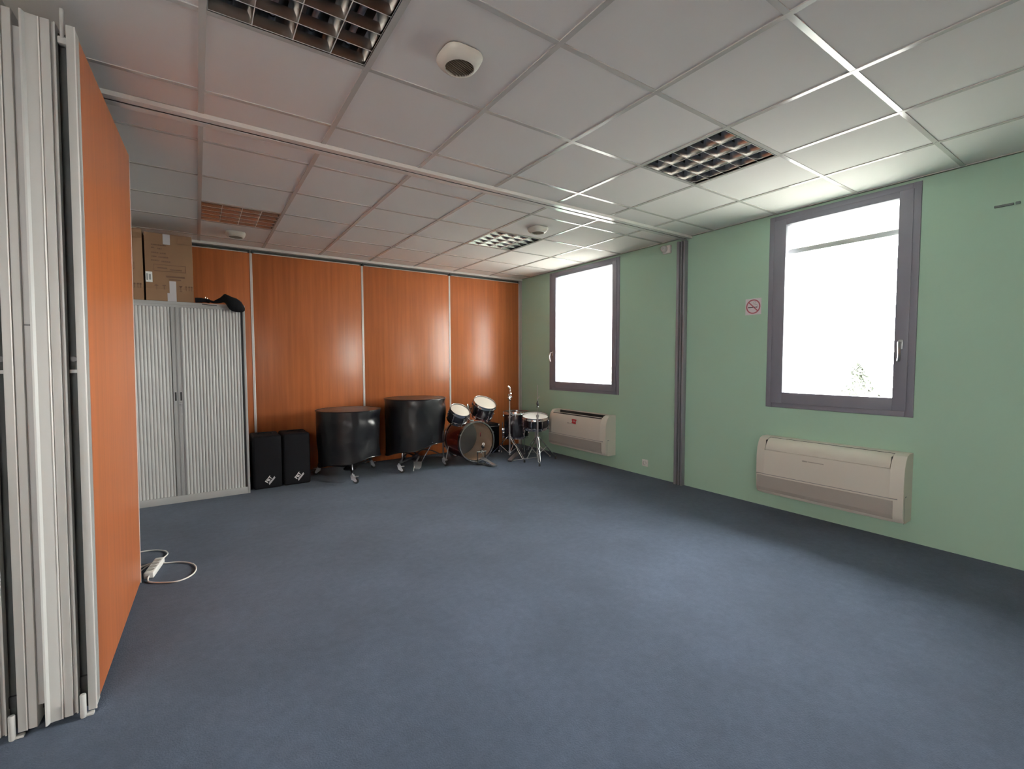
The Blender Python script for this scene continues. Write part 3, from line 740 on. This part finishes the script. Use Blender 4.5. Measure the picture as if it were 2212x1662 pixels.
# ------------------------------------------------------------------ drums
def drum(name, label, c, nrm, R, depth, shellm, headm, lugs, lining=False, claw=False, group=None, loc=None, bottom=True, hoop_m='chrome', long_lug=False):
    """c: centre of the batter head, nrm: outward normal of it"""
    t = thing(name, label, 'drum', loc if loc else (c[0], c[1], max(0, c[2]-depth)), group)
    mx = axis_mx(c, nrm)
    bm = NB(); lathe(bm, [(R, -.004), (R*1.004, -.012), (R*1.004, -depth+.012), (R, -depth+.004)], mx, 48, caps=False); obj('shell', bm, shellm, t, ang=60)
    if lining: bm = NB(); lathe(bm, [(R*.975, -.005), (R*.975, -depth+.006)], mx, 48, caps=False); obj('shell_lining', bm, 'lining', t, ang=60, label='pale wood inside of the shell')
    bm = NB(); lathe(bm, [(0, .001), (R*.92, .001), (R*1.0, -.002), (R*1.012, -.008)], mx, 48, caps=False); obj('batter_head', bm, headm, t, ang=70)
    bm = NB(); lathe(bm, [(0, -depth), (R*.99, -depth), (R*1.01, -depth+.006)], mx, 40, caps=False); obj('resonant_head', bm, 'clearhead' if not lining else 'innerhead', t)
    for z in ((.0, -depth) if bottom else (0,)):
        s = 1 if z == 0 else -1
        bm = NB()
        if claw: lathe(bm, [(R*1.0, z-s*.0), (R*1.0, z+s*.014), (R*1.055, z+s*.014), (R*1.055, z-s*.030), (R*1.035, z-s*.030), (R*1.03, z)], mx, 48, caps=False)
        else:
            lathe(bm, [(R*1.005, z+s*.004), (R*1.005, z+s*.012), (R*1.025, z+s*.014), (R*1.03, z+s*.004), (R*1.035, z-s*.016), (R*1.06, z-s*.020), (R*1.06, z-s*.024), (R*1.015, z-s*.024)], mx, 48, caps=False)
        obj('hoop', bm, hoop_m, t, ang=60)
    for k in range(lugs):
        a = 2*PI*(k+.5)/lugs; mr = mx @ Matrix.Rotation(a, 4, 'Z')
        bm = NB()
        zs = [(-.055, 0)] if not long_lug else [(-depth/2, 0)]
        if depth > .10 and not long_lug: zs.append((-depth+.055, 1))
        for zc, lo in zs:
            h = .016 if not long_lug else depth*.28
            bx(bm, R*1.0, R*1.0+.014, -.008, .008, zc-h, zc+h, .003, mx=mr)
        for z0, z1 in (((-.05, .012), (-depth+.05, -depth-.012)) if depth > .1 else ((-.05, .01),)):
            tube(bm, [mr @ Vector((R*1.045, 0, z0)), mr @ Vector((R*1.045, 0, z1))], .0030, 6)
            tube(bm, [mr @ Vector((R*1.045, 0, z1-(.012 if z1 > z0 else -.012))), mr @ Vector((R*1.045, 0, z1))], .0062, 6)
            if claw:
                s = 1 if z1 > z0 else -1
                bx(bm, R*1.03, R*1.085, -.010, .010, z1-s*.034, z1+s*.004, .003, mx=mr)
        obj('lug', bm, 'chrome', t)
    return t, mx
BDC = (2.905, 3.06, .290); R = .250
t, mx = drum('bass_drum', 'bass drum on its side with dark red shell and see-through head, centre of the kit', BDC, (0, -1, 0), R, .43, 'redlac', 'seethrough', 8, claw=True, lining=True, loc=(2.905, 3.27, 0), hoop_m='satin')
# dark patch head, port ring and label
bm = NB(); lathe(bm, [(.008, .003), (.020, .003), (.021, .0015)], mx @ T(.052, .045, 0) @ Matrix.Identity(4), 24, caps=False)
bm.free()
W2 = lambda x, z, d=0: Vector((BDC[0]+x, BDC[1]-.0025-d, BDC[2]+z))
bm = NB(); lathe(bm, [(.007, 0), (.021, 0), (.021, .002), (.007, .002)], axis_mx(W2(.098, -.045), (0, -1, 0)), 24, caps=False); obj('head_badge', bm, 'paper', t, label='small white round sticker on the drum head')
bm = NB(); bx(bm, BDC[0]+.045, BDC[0]+.062, BDC[1]-.004, BDC[1]-.002, BDC[2]+.06, BDC[2]+.115, .001); obj('dark_patch', bm, 'copper', t, label='small dark red oblong patch on the drum head')
for s in (-1, 1):
    bm = NB(); tube(bm, [(BDC[0]+s*.235, 3.40, .20), (BDC[0]+s*.30, 3.36, .012)], .007, 8); lathe(bm, [(0, 0), (.012, .002), (.010, .02), (0, .022)], T(BDC[0]+s*.30, 3.36, .0), 10); obj('spur', bm, 'satin', t)
# tom mount post
bm = NB(); tube(bm, [(2.91, 3.26, .52), (2.905, 3.28, .70), (2.90, 3.29, .76)], .014, 12); bx(bm, 2.90, 2.96, 3.22, 3.30, .525, .555, .006)
tube(bm, [(2.92, 3.285, .70), (2.865, 3.25, .69)], .010, 8)
lathe(bm, [(0, -.02), (.02, -.02), (.02, .02), (0, .02)], T(2.905, 3.285, .72), 12)
obj('tom_mount', bm, 'chrome', t, label='chrome tom holder post')
# beater pedal
t = thing('bass_drum_pedal', 'chrome foot pedal clamped to the lower hoop of the bass drum', 'pedal', (2.95, 2.92, 0))
bm = NB(); mp = T(3.005, 2.79, .018) @ Matrix.Rotation(math.radians(18), 4, 'Z') @ Matrix.Rotation(math.radians(18), 4, 'X')
prism(bm, [(-.030, 0), (.030, 0), (.034, .045), (.026, .06), (.030, .12), (.044, .20), (.036, .225), (-.036, .225), (-.044, .20), (-.030, .12), (-.026, .06), (-.034, .045)], 'z', -.003, .004, mp)
obj('footboard', bm, 'satin', t)
bm = NB(); bx(bm, -.030, .030, -.022, .026, -.012, .006, .002, mx=T(3.005, 2.79, .014) @ Matrix.Rotation(math.radians(18), 4, 'Z')); tube(bm, [(2.985, 2.79, .006), (2.94, 2.99, .006)], .004, 6); tube(bm, [(3.02, 2.80, .006), (2.98, 3.0, .006)], .004, 6); obj('heel_plate', bm, 'satin', t)
bm = NB(); A, B = (2.885, 3.005, 0), (2.985, 2.985, 0)
for p in (A, B): tube(bm, [(p[0], p[1], .0), (p[0], p[1], .165)], .0075, 8)
bx(bm, 2.87, 3.0, 2.975, 3.03, .002, .012, .002)
obj('pedal_frame', bm, 'dark', t, label='black upright frame')
bm = NB(); tube(bm, [(2.872, 3.006, .165), (3.0, 2.984, .165)], .008, 8); lathe(bm, [(0, -.012), (.022, -.012), (.022, .012), (0, .012)], axis_mx((2.935, 2.995, .165), (1, -.2, 0)), 16)
tube(bm, [(2.935, 2.99, .165), (2.935, 2.965, .215)], .003, 6); tube(bm, [(2.935, 2.97, .16), (2.945, 2.96, .075)], .004, 6)
bx(bm, 2.86, 2.90, 3.0, 3.045, .012, .045, .004)
obj('axle', bm, 'chrome', t)
bm = NB(); lathe(bm, [(0, -.02), (.016, -.018), (.020, 0), (.016, .018), (0, .02)], axis_mx((2.935, 2.955, .232), (0, 1, .6)), 16); obj('beater', bm, 'dark', t)

def tilt(deg, az=-90): a = math.radians(deg); z = math.radians(az); return (math.sin(a)*math.cos(z), math.sin(a)*math.sin(z), math.cos(a))
drum('tom_drum', 'smaller left tom with pale head tilted forward above the bass drum', (2.700, 3.12, .702), tilt(33, -86), .127, .15, 'blacklac', 'head', 6, group='toms above the bass drum')
drum('tom_drum', 'larger right tom with pale head tilted forward, highest drum of the kit', (3.122, 3.21, .770), tilt(30, -86), .153, .19, 'blacklac', 'head', 6, group='toms above the bass drum')
# floor tom
FT = (3.765, 3.40, .588)
t, mx = drum('floor_tom', 'dark floor tom with smoky head in the corner, behind the snare drum', FT, (0, 0, 1), .178, .36, 'blacklac', 'clearhead', 6, loc=(FT[0], FT[1], 0), long_lug=False)
for k in range(3):
    a = math.radians(30+120*k); c, s = math.cos(a), math.sin(a)
    bm = NB(); tube(bm, smooth_path([(FT[0]+.20*c, FT[1]+.20*s, .44), (FT[0]+.20*c, FT[1]+.20*s, .12), (FT[0]+.215*c, FT[1]+.215*s, .012)], 4), .0055, 8)
    bx(bm, -.012, .03, -.014, .014, -.02, .02, .004, mx=T(FT[0]+.18*c, FT[1]+.18*s, .33) @ Matrix.Rotation(a, 4, 'Z')); lathe(bm, [(0, 0), (.012, 0), (.010, .02), (0, .024)], T(FT[0]+.215*c, FT[1]+.215*s, .0), 10)
    obj('leg', bm, 'chrome', t)
# snare with stand
SN = (3.80, 2.985, .562)
t, mx = drum('snare_drum', 'snare drum with white head and black shell on a low stand by the green wall', SN, tilt(10, -120), .178, .15, 'blacklac', 'paper', 8, loc=(SN[0], SN[1], 0), long_lug=True)
bm = NB()
bx(bm, -.02, .02, 0, .03, -.035, .035, .004, mx=mx @ Matrix.Rotation(math.radians(-20), 4, 'Z') @ T(.0, 0, -.07) @ T(.178, -.015, 0)); obj('strainer', bm, 'chrome', t, label='chrome snare strainer')
bm = NB(); tube(bm, [(SN[0], SN[1], .18), (SN[0]+.01, SN[1], .39)], .011, 10)
for k in range(3):
    a = math.radians(200+120*k); c, s = math.cos(a), math.sin(a)
    tube(bm, smooth_path([(SN[0]+.01, SN[1], .385), (SN[0]+.10*c, SN[1]+.10*s, .375), (SN[0]+.180*c, SN[1]+.180*s, .395), (SN[0]+.190*c, SN[1]+.190*s, .425)], 4), .0055, 8)
    tube(bm, [(SN[0], SN[1], .20), (SN[0]+.20*c, SN[1]+.20*s, .015)], .006, 8); tube(bm, [(SN[0], SN[1], .06), (SN[0]+.13*c, SN[1]+.13*s, .085)], .005, 6)
    lathe(bm, [(0, 0), (.011, 0), (.011, .018), (0, .02)], T(SN[0]+.205*c, SN[1]+.205*s, 0), 8)
obj('stand', bm, 'satin', t, label='low metal basket stand')
# ---- double braced stands
def braced_leg(hub, low, foot, base, side):
    """two thin parallel rails from hub down to the foot, pinched at middle, plus brace to the bottom collar"""
    bm = NB(); hub, foot, low = Vector(hub), Vector(foot), Vector(low); d = foot-hub
    o = Vector((-d.y, d.x, 0)).normalized()*.013
    mid = hub.lerp(foot, .46)
    for s in (-1, 1):
        tube(bm, [hub, hub.lerp(mid, .18)+s*o, hub.lerp(mid, .82)+s*o, mid+s*o*.25, mid.lerp(foot, .16)+s*o, mid.lerp(foot, .82)+s*o, foot+Vector((0, 0, .02))], .0042, 6)
    tube(bm, [low, low.lerp(mid, .5), mid], .0045, 6)
    return bm
def tripod(t, x, y, zh, zl, feet):
    for (fx, fy) in feet:
        l = obj('leg', braced_leg((x+(fx-x)*.06, y+(fy-y)*.06, zh), (x, y, zl), (fx, fy, .02), None, 1), 'chrome', t)
        bm = NB(); lathe(bm, [(0, 0), (.013, 0), (.014, .018), (.009, .034), (0, .036)], T(fx, fy, 0), 10); obj('rubber_foot', bm, 'dark', l, label='black rubber foot')
HX, HY = 3.655, 2.745
t = thing('hi_hat_stand', 'chrome hi-hat stand without cymbals, tall thin rod in front of the snare drum', 'stand', (HX, HY, 0))
bm = NB(); tube(bm, [(HX, HY, .06), (HX, HY, .62)], .0125, 12); lathe(bm, [(.0125, -.012), (.019, -.012), (.019, .012), (.0125, .012)], T(HX, HY, .33), 14, caps=False); lathe(bm, [(.0125, -.015), (.018, -.015), (.018, .012), (.0125, .012)], T(HX, HY, .60), 14, caps=False); obj('tube', bm, 'satin', t)
bm = NB(); tube(bm, [(HX, HY, .60), (HX, HY, 1.015)], .0035, 8); obj('pull_rod', bm, 'satin', t)
bm = NB(); lathe(bm, [(0, 0), (.010, 0), (.024, .008), (.010, .016), (.012, .03), (.018, .05), (.008, .075), (.006, .09), (0, .09)], T(HX, HY, .715), 14); obj('clutch', bm, 'dark', t, label='black felt clutch')
bm = NB(); lathe(bm, [(0, 0), (.007, 0), (.008, .02), (0, .022)], T(HX, HY, .815), 10); tube(bm, [(HX, HY, .835), (HX+.018, HY-.006, .842), (HX+.022, HY-.008, .865)], .0045, 6); obj('wing_nut', bm, 'chrome', t)
tripod(t, HX, HY, .325, .075, [(3.48, 2.475), (3.93, 2.70), (3.615, 3.03)])
bm = NB(); mp = T(HX-.33, HY+.16, .03) @ Matrix.Rotation(math.radians(-64), 4, 'Z') @ Matrix.Rotation(math.radians(14), 4, 'X')
prism(bm, [(-.032, 0), (.032, 0), (.040, .20), (.03, .23), (-.03, .23), (-.040, .20)], 'z', -.004, .004, mp); bx(bm, -.03, .03, -.02, .02, -.025, .0, .003, mx=mp)
tube(bm, [(HX-.32, HY+.16, .012), (HX, HY, .05)], .005, 6)
obj('footboard', bm, 'satin', t)
# cymbal stand
KX, KY = 3.447, 3.10
t = thing('cymbal_stand', 'chrome cymbal stand with folded tilter cluster at its top, right of the toms', 'stand', (KX, KY, 0))
bm = NB(); tube(bm, [(KX, KY, .045), (KX, KY, .58)], .0125, 12); tube(bm, [(KX, KY, .56), (KX, KY, .80)], .009, 12)
for z in (.31, .565, .09): lathe(bm, [(.012, -.014), (.020, -.014), (.020, .014), (.012, .014)], T(KX, KY, z), 14, caps=False)
tube(bm, [(KX+.02, KY, .57), (KX+.05, KY-.01, .585), (KX+.075, KY-.02, .60)], .005, 6)
obj('tube', bm, 'satin', t)
bm = NB()
for (dx, dz, r, l, dr) in ((0, .80, .015, .03, (1, -.3, 0)), (-.012, .83, .014, .04, (0, -1, .2)), (.015, .84, .017, .035, (1, 0, .3)), (-.012, .865, .012, .03, (0, 0, 1)), (.012, .885, .012, .03, (.3, -1, .4)), (.010, .91, .014, .045, (0, 0, 1)), (.014, .945, .009, .03, (.2, 0, 1)), (.0, .965, .008, .03, (-.4, 0, 1))):
    lathe(bm, [(0, -l/2), (r, -l/2), (r*1.05, 0), (r, l/2), (0, l/2)], axis_mx((KX+dx, KY, dz), dr), 12)
tube(bm, smooth_path([(KX, KY, .80), (KX+.012, KY, .88), (KX+.014, KY, .93), (KX+.004, KY, .972), (KX-.022, KY, .984)], 5), .006, 8)
lathe(bm, [(0, -.012), (.013, -.010), (.013, .010), (0, .012)], axis_mx((KX-.022, KY, .984), (1, 0, 0)), 12)
obj('tilter', bm, 'chrome', t)
tripod(t, KX, KY, .305, .06, [(3.285, 3.345), (3.455, 2.765), (3.69, 3.26)])
# black case behind the drums
t = thing('equipment_case', 'black equipment case standing against the wood panel behind the bass drum', 'case', (3.38, 3.68, 0))
bm = NB(); bx(bm, 3.20, 3.555, 3.53, 3.86, .0, .425, .008); obj('body', bm, 'blackcloth', t)
bm = NB()
for xx in (3.205, 3.55):
    for zz in (.02, .405): lathe(bm, [(0, -.014), (.010, -.010), (.013, 0), (.010, .010), (0, .014)], T(xx, 3.535, zz), 10)
bx(bm, 3.32, 3.44, 3.518, 3.53, .30, .312, .003); bx(bm, 3.21, 3.545, 3.527, 3.531, .385, .388)
obj('corner_guard', bm, 'satin', t)

# ------------------------------------------------------------------ fan coil units
def fan_coil(y0, y1, label, opened):
    t = thing('fan_coil_unit', label, 'heater', (4.1, (y0+y1)/2, .17), 'fan coil units on the green wall')
    z0, z1 = .160, .655; xf = 4.0; mz = .165
    prof = [(4.2, z0), (4.06, z0), (4.03, z0+.006), (xf+.012, z0+.03), (xf+.004, z0+.06), (xf, z0+.2), (xf+.001, z0+.33), (xf+.010, z0+.40), (xf+.030, z0+.45), (xf+.062, z0+.482), (xf+.10, z1), (4.2, z1)]
    bm = NB()
    if opened:   # outer slot left open along the upper front: cut by building the shell in pieces
        cut = [(4.2, z0), (4.06, z0), (4.03, z0+.006), (xf+.012, z0+.03), (xf+.004, z0+.06), (xf, z0+.2), (xf+.001, z0+.33), (xf+.010, z0+.40), (xf+.030, z0+.45), (xf+.09, z0+.40), (4.18, z0+.40), (4.18, z1), (4.2, z1)]
        prism(bm, cut, 'y', y0+.075, y1-.075)
    else:
        cut = [(4.2, z0), (4.06, z0), (4.03, z0+.006), (xf+.012, z0+.03), (xf+.004, z0+.06), (xf, z0+.2), (xf+.001, z0+.33), (xf+.008, z0+.39), (xf+.022, z0+.385), (4.11, z0+.45), (xf+.112, z1-.006), (xf+.12, z1), (4.2, z1)]
        prism(bm, cut, 'y', y0+.075, y1-.075)
    for a, b in ((y0, y0+.075), (y1-.075, y1)):
        va = prism(bm, prof, 'y', a, b)
    # round the end caps a little
    for v in bm.verts:
        if v.co.x < 4.12 and (abs(v.co.y-y0) < 1e-4 or abs(v.co.y-y1) < 1e-4):
            v.co.x += .022*(1 if v.co.x < 4.05 else .6)
    if opened:
        bx(bm, 4.182, 4.2, y0+.075, y1-.075, z1-.03, z1)
    body = obj('casing', bm, 'ivory', t, ang=28)
    bm = NB(); bx(bm, xf-.0015, xf+.01, y0+.03, y1-.012, z0+.178, z0+.182); obj('panel_seam', bm, 'greyink', t)
    bm = NB()
    prism(bm, [(xf+.008, z0+.032), (xf-.001, z0+.062), (xf-.0025, z0+.165), (xf+.01, z0+.165), (xf+.02, z0+.03)], 'y', y0+.055, y1-.022)
    obj('intake_grille', bm, 'grille', t, smooth=False, label='brownish fine mesh intake grille')
    if opened:
        bm = NB(); bx(bm, xf+.088, 4.178, y0+.077, y1-.077, z0+.401, z0+.41); bx(bm, 4.160, 4.179, y0+.077, y1-.077, z0+.405, z1-.012); prism(bm, [(xf+.034, z0+.452), (xf+.092, z0+.403), (xf+.092, z0+.408), (xf+.036, z0+.457)], 'y', y0+.0765, y1-.0765); obj('outlet_slot', bm, 'dark', t, label='open dark air outlet')
        bm = NB(); prism(bm, [(xf+.066, z0+.458), (xf+.068, z0+.464), (xf+.086, z0+.462), (xf+.085, z0+.456)], 'y', y0+.08, y1-.08); obj('louvre_flap', bm, 'ivory', t)
    else:
        bm = NB(); prism(bm, [(xf+.014, z0+.392), (xf+.012, z0+.402), (xf+.032, z0+.448), (xf+.062, z0+.478), (xf+.098, z0+.490), (xf+.101, z0+.482), (xf+.066, z0+.468), (xf+.040, z0+.440), (xf+.022, z0+.395)], 'y', y0+.080, y1-.080)
        obj('louvre_flap', bm, 'ivory', t, ang=50, label='closed outlet flap')
        bm = NB(); bx(bm, 4.03, 4.115, y0+.0755, y0+.0785, z0+.39, z0+.475); bx(bm, 4.03, 4.115, y1-.0785, y1-.0755, z0+.39, z0+.475); bx(bm, xf+.101, xf+.109, y0+.0755, y1-.0755, z0+.455, z0+.492)
        obj('outlet_slot', bm, 'dark', t)
    # worn maker strip
    ym = (y0+y1)/2
    bm = NB(); bx(bm, -.0015, .003, .0, .035, -.006, .006, mx=T(xf+.0015, ym+.10, z0+.345)); bx(bm, -.0015, .002, -.12, -.005, -.003, .003, mx=T(xf+.0015, ym+.10, z0+.345)); obj('maker_strip', bm, 'tapegrey', t)
    bm = NB(); bx(bm, 4.055, 4.085, y0-.0015, y0+.002, z0+.19, z0+.197); bx(bm, 4.05, 4.053, y0-.001, y0+.002, z0+.0, z0+.19); obj('side_catch', bm, 'greyink', t)
    return t
t = fan_coil(1.868, 2.955, 'ivory fan coil unit with a red sticker and open top slot, under the far window', True)
bm = NB()
def stk(y, z): return Vector((4.0+.0035 if z < .55 else 4.0+.006, y, z))
xs = 4.0068
ystk = 2.405
prism(bm, [(ystk+.040, .566), (ystk+.052, .552), (ystk+.036, .540), (ystk+.052, .512), (ystk-.030, .503), (ystk-.026, .54), (ystk-.042, .552), (ystk-.034, .566)], 'x', xs-.0095, xs-.006); sk = obj('sticker', bm, 'red', t, smooth=False, label='small ragged red sticker')
bm = NB(); bx(bm, xs-.0102, xs-.0095, ystk-.010, ystk+.014, .533, .548); obj('sticker_print', bm, 'paper', sk)
fan_coil(-1.0, .035, 'ivory fan coil unit with closed outlet flap, under the near window', False)

# ------------------------------------------------------------------ small things on the green wall
bm = NB(); bx(bm, 4.188, 4.2, 1.365, 1.445, .108, .186, .003, seg=3); t = thing('power_socket', 'white square power socket low on the green wall beside the grey post', 'socket', (4.2, 1.405, .147)); obj('plate', bm, 'white', t)
bm = NB(); lathe(bm, [(.0, -.004), (.019, -.004), (.021, .0035)], axis_mx((4.1865, 1.405, .147), (-1, 0, 0)), 24, caps=False); obj('recess', bm, 'greyink', t)
t = thing('siren_sounder', 'small white alarm sounder on the green wall under the ceiling left of the grey post', 'alarm', (4.17, 1.14, 2.54))
bm = NB(); bx(bm, 4.168, 4.2, 1.085, 1.185, 2.487, 2.572, .008, seg=3); obj('base', bm, 'white', t)
bm = NB(); lathe(bm, [(0, .062), (.018, .058), (.030, .045), (.036, .02), (.038, 0)], axis_mx((4.17, 1.155, 2.535), (-1, -.25, 0)), 24, caps=False); obj('horn', bm, 'white', t, ang=60)
bm = NB(); lathe(bm, [(0, 0), (.014, 0), (.014, .004), (0, .004)], axis_mx((4.110, 1.140, 2.535), (-1, -.25, 0)), 16); obj('lens', bm, 'cab', t)
# no smoking sign
t = thing('no_smoking_sign', 'square white no smoking sticker with red ring on the green wall', 'sign', (4.199, .19, 1.824))
bm = NB(); bx(bm, 4.1985, 4.2, .117, .263, 1.750, 1.898); obj('sheet', bm, simple('sign_paper', (.68, .64, .68), .6), t)
SM = Matrix(((0, 0, -1, 4.198), (-1, 0, 0, .190), (0, 1, 0, 1.824), (0, 0, 0, 1)))   # local x -> -y, y -> z, z -> -x
bm = NB(); lathe(bm, [(.055, 0), (.066, 0), (.066, .0008), (.055, .0008), (.055, 0)], SM, 40, caps=False)
bx(bm, -.058, .058, -.0048, .0048, .0, .0009, mx=SM @ Matrix.Rotation(math.radians(-45), 4, 'Z')); obj('ring', bm, 'signred', t, smooth=False)
bm = NB(); bx(bm, -.048, .022, -.011, -.002, 0, .0006, mx=SM); bx(bm, .026, .036, -.011, -.002, 0, .0006, mx=SM); bx(bm, .039, .042, -.011, -.002, 0, .0006, mx=SM); obj('cigarette', bm, 'ink', t, smooth=False)
bm = NB(); tube(bm, [SM @ Vector(p) for p in [(.042, .004, 0), (.035, .014, 0), (.018, .018, 0), (.004, .03, 0), (.004, .042, 0), (.018, .045, 0), (.024, .036, 0), (.02, .028, 0)]], .0014, 6); obj('smoke', bm, 'greyink', t)
# clip rail on the wall at the right edge
t = thing('wall_rail', 'short thin grey rail high on the green wall, beyond the near window', 'rail', (4.195, -1.42, 2.30))
bm = NB(); bx(bm, 4.186, 4.2, -1.438, -1.352, 2.296, 2.309, .002); bx(bm, 4.186, 4.2, -1.466, -1.446, 2.296, 2.311, .002); obj('strip', bm, simple('rail_grey', (.17, .21, .20), .6), t)

# ------------------------------------------------------------------ power strip and its cable
t = thing('power_strip', 'white multi-socket power strip lying on the carpet behind the wood panel with its cable', 'power strip', (-.32, 1.58, 0))
bm = NB(); mp = T(-.318, 1.565, 0) @ Matrix.Rotation(math.radians(-10), 4, 'Z')
bx(bm, -.026, .026, -.125, .125, .001, .038, .006, mx=mp, seg=3); obj('body', bm, 'white', t)
bm = NB()
for k in range(4): lathe(bm, [(0, .0385), (.018, .0385), (.019, .0395), (0, .0392)], mp @ T(0, -.075+.05*k, 0), 16)
obj('outlet', bm, 'tapegrey', t)
bm = NB(); z = .006
tube(bm, smooth_path([(-.337, 1.445, .018), (-.340, 1.40, z), (-.318, 1.362, z), (-.263, 1.320, z), (-.188, 1.290, z), (-.125, 1.335, z), (-.099, 1.425, z), (-.118, 1.53, z), (-.185, 1.612, z), (-.26, 1.645, z), (-.33, 1.68, .012), (-.42, 1.66, z), (-.52, 1.70, z), (-.60, 1.78, z)], 8), .0042, 8)
tube(bm, smooth_path([(-.52, 1.93, z), (-.43, 1.965, z), (-.351, 1.955, z), (-.285, 1.90, z), (-.262, 1.83, z), (-.275, 1.77, z), (-.300, 1.72, z), (-.345, 1.675, .012), (-.41, 1.64, z), (-.50, 1.60, z)], 8), .0042, 8)
tube(bm, smooth_path([(-.31, 1.70, .015), (-.36, 1.62, .016), (-.40, 1.58, z), (-.47, 1.56, z)], 8), .0042, 8)
obj('cable', bm, 'white', t)

# ------------------------------------------------------------------ tree seen through the near window
t = thing('tree', 'pale leafy treetop faintly visible outside through the near window', 'tree', (14.2, 2.75, -3.2))
bm = NB(); tube(bm, [(14.2, 2.75, -3.2), (14.15, 2.8, -1.6), (14.25, 2.7, -.2), (14.2, 2.75, .9)], [.12, .09, .06, .02], 8)
for k in range(9):
    a = k*2.4; zb = -1.2+k*.22; L_ = 1.1-k*.07; tube(bm, [(14.2, 2.75, zb), (14.2+.5*L_*math.cos(a), 2.75+.5*L_*math.sin(a), zb+.3), (14.2+L_*math.cos(a), 2.75+L_*math.sin(a), zb+.5)], [.04, .025, .01], 6)
obj('trunk', bm, 'bark', t)
bm = NB()
for k in range(1500):
    a = random.uniform(0, 2*PI); h = random.random(); rr = (1-h)**.7*1.1*math.sqrt(random.random())
    p = Vector((14.2+rr*math.cos(a), 2.75+rr*math.sin(a), -1.3+2.55*h)); d = Vector((random.gauss(0, 1), random.gauss(0, 1), random.gauss(0, 1))).normalized()
    e = d.orthogonal().normalized(); s = random.uniform(.05, .09)
    vs = [bm.verts.new(p+q) for q in (-d*s, e*s*.45, d*s, -e*s*.45)]; bm.faces.new(vs)
obj('foliage', bm, 'leaf', t, smooth=False)
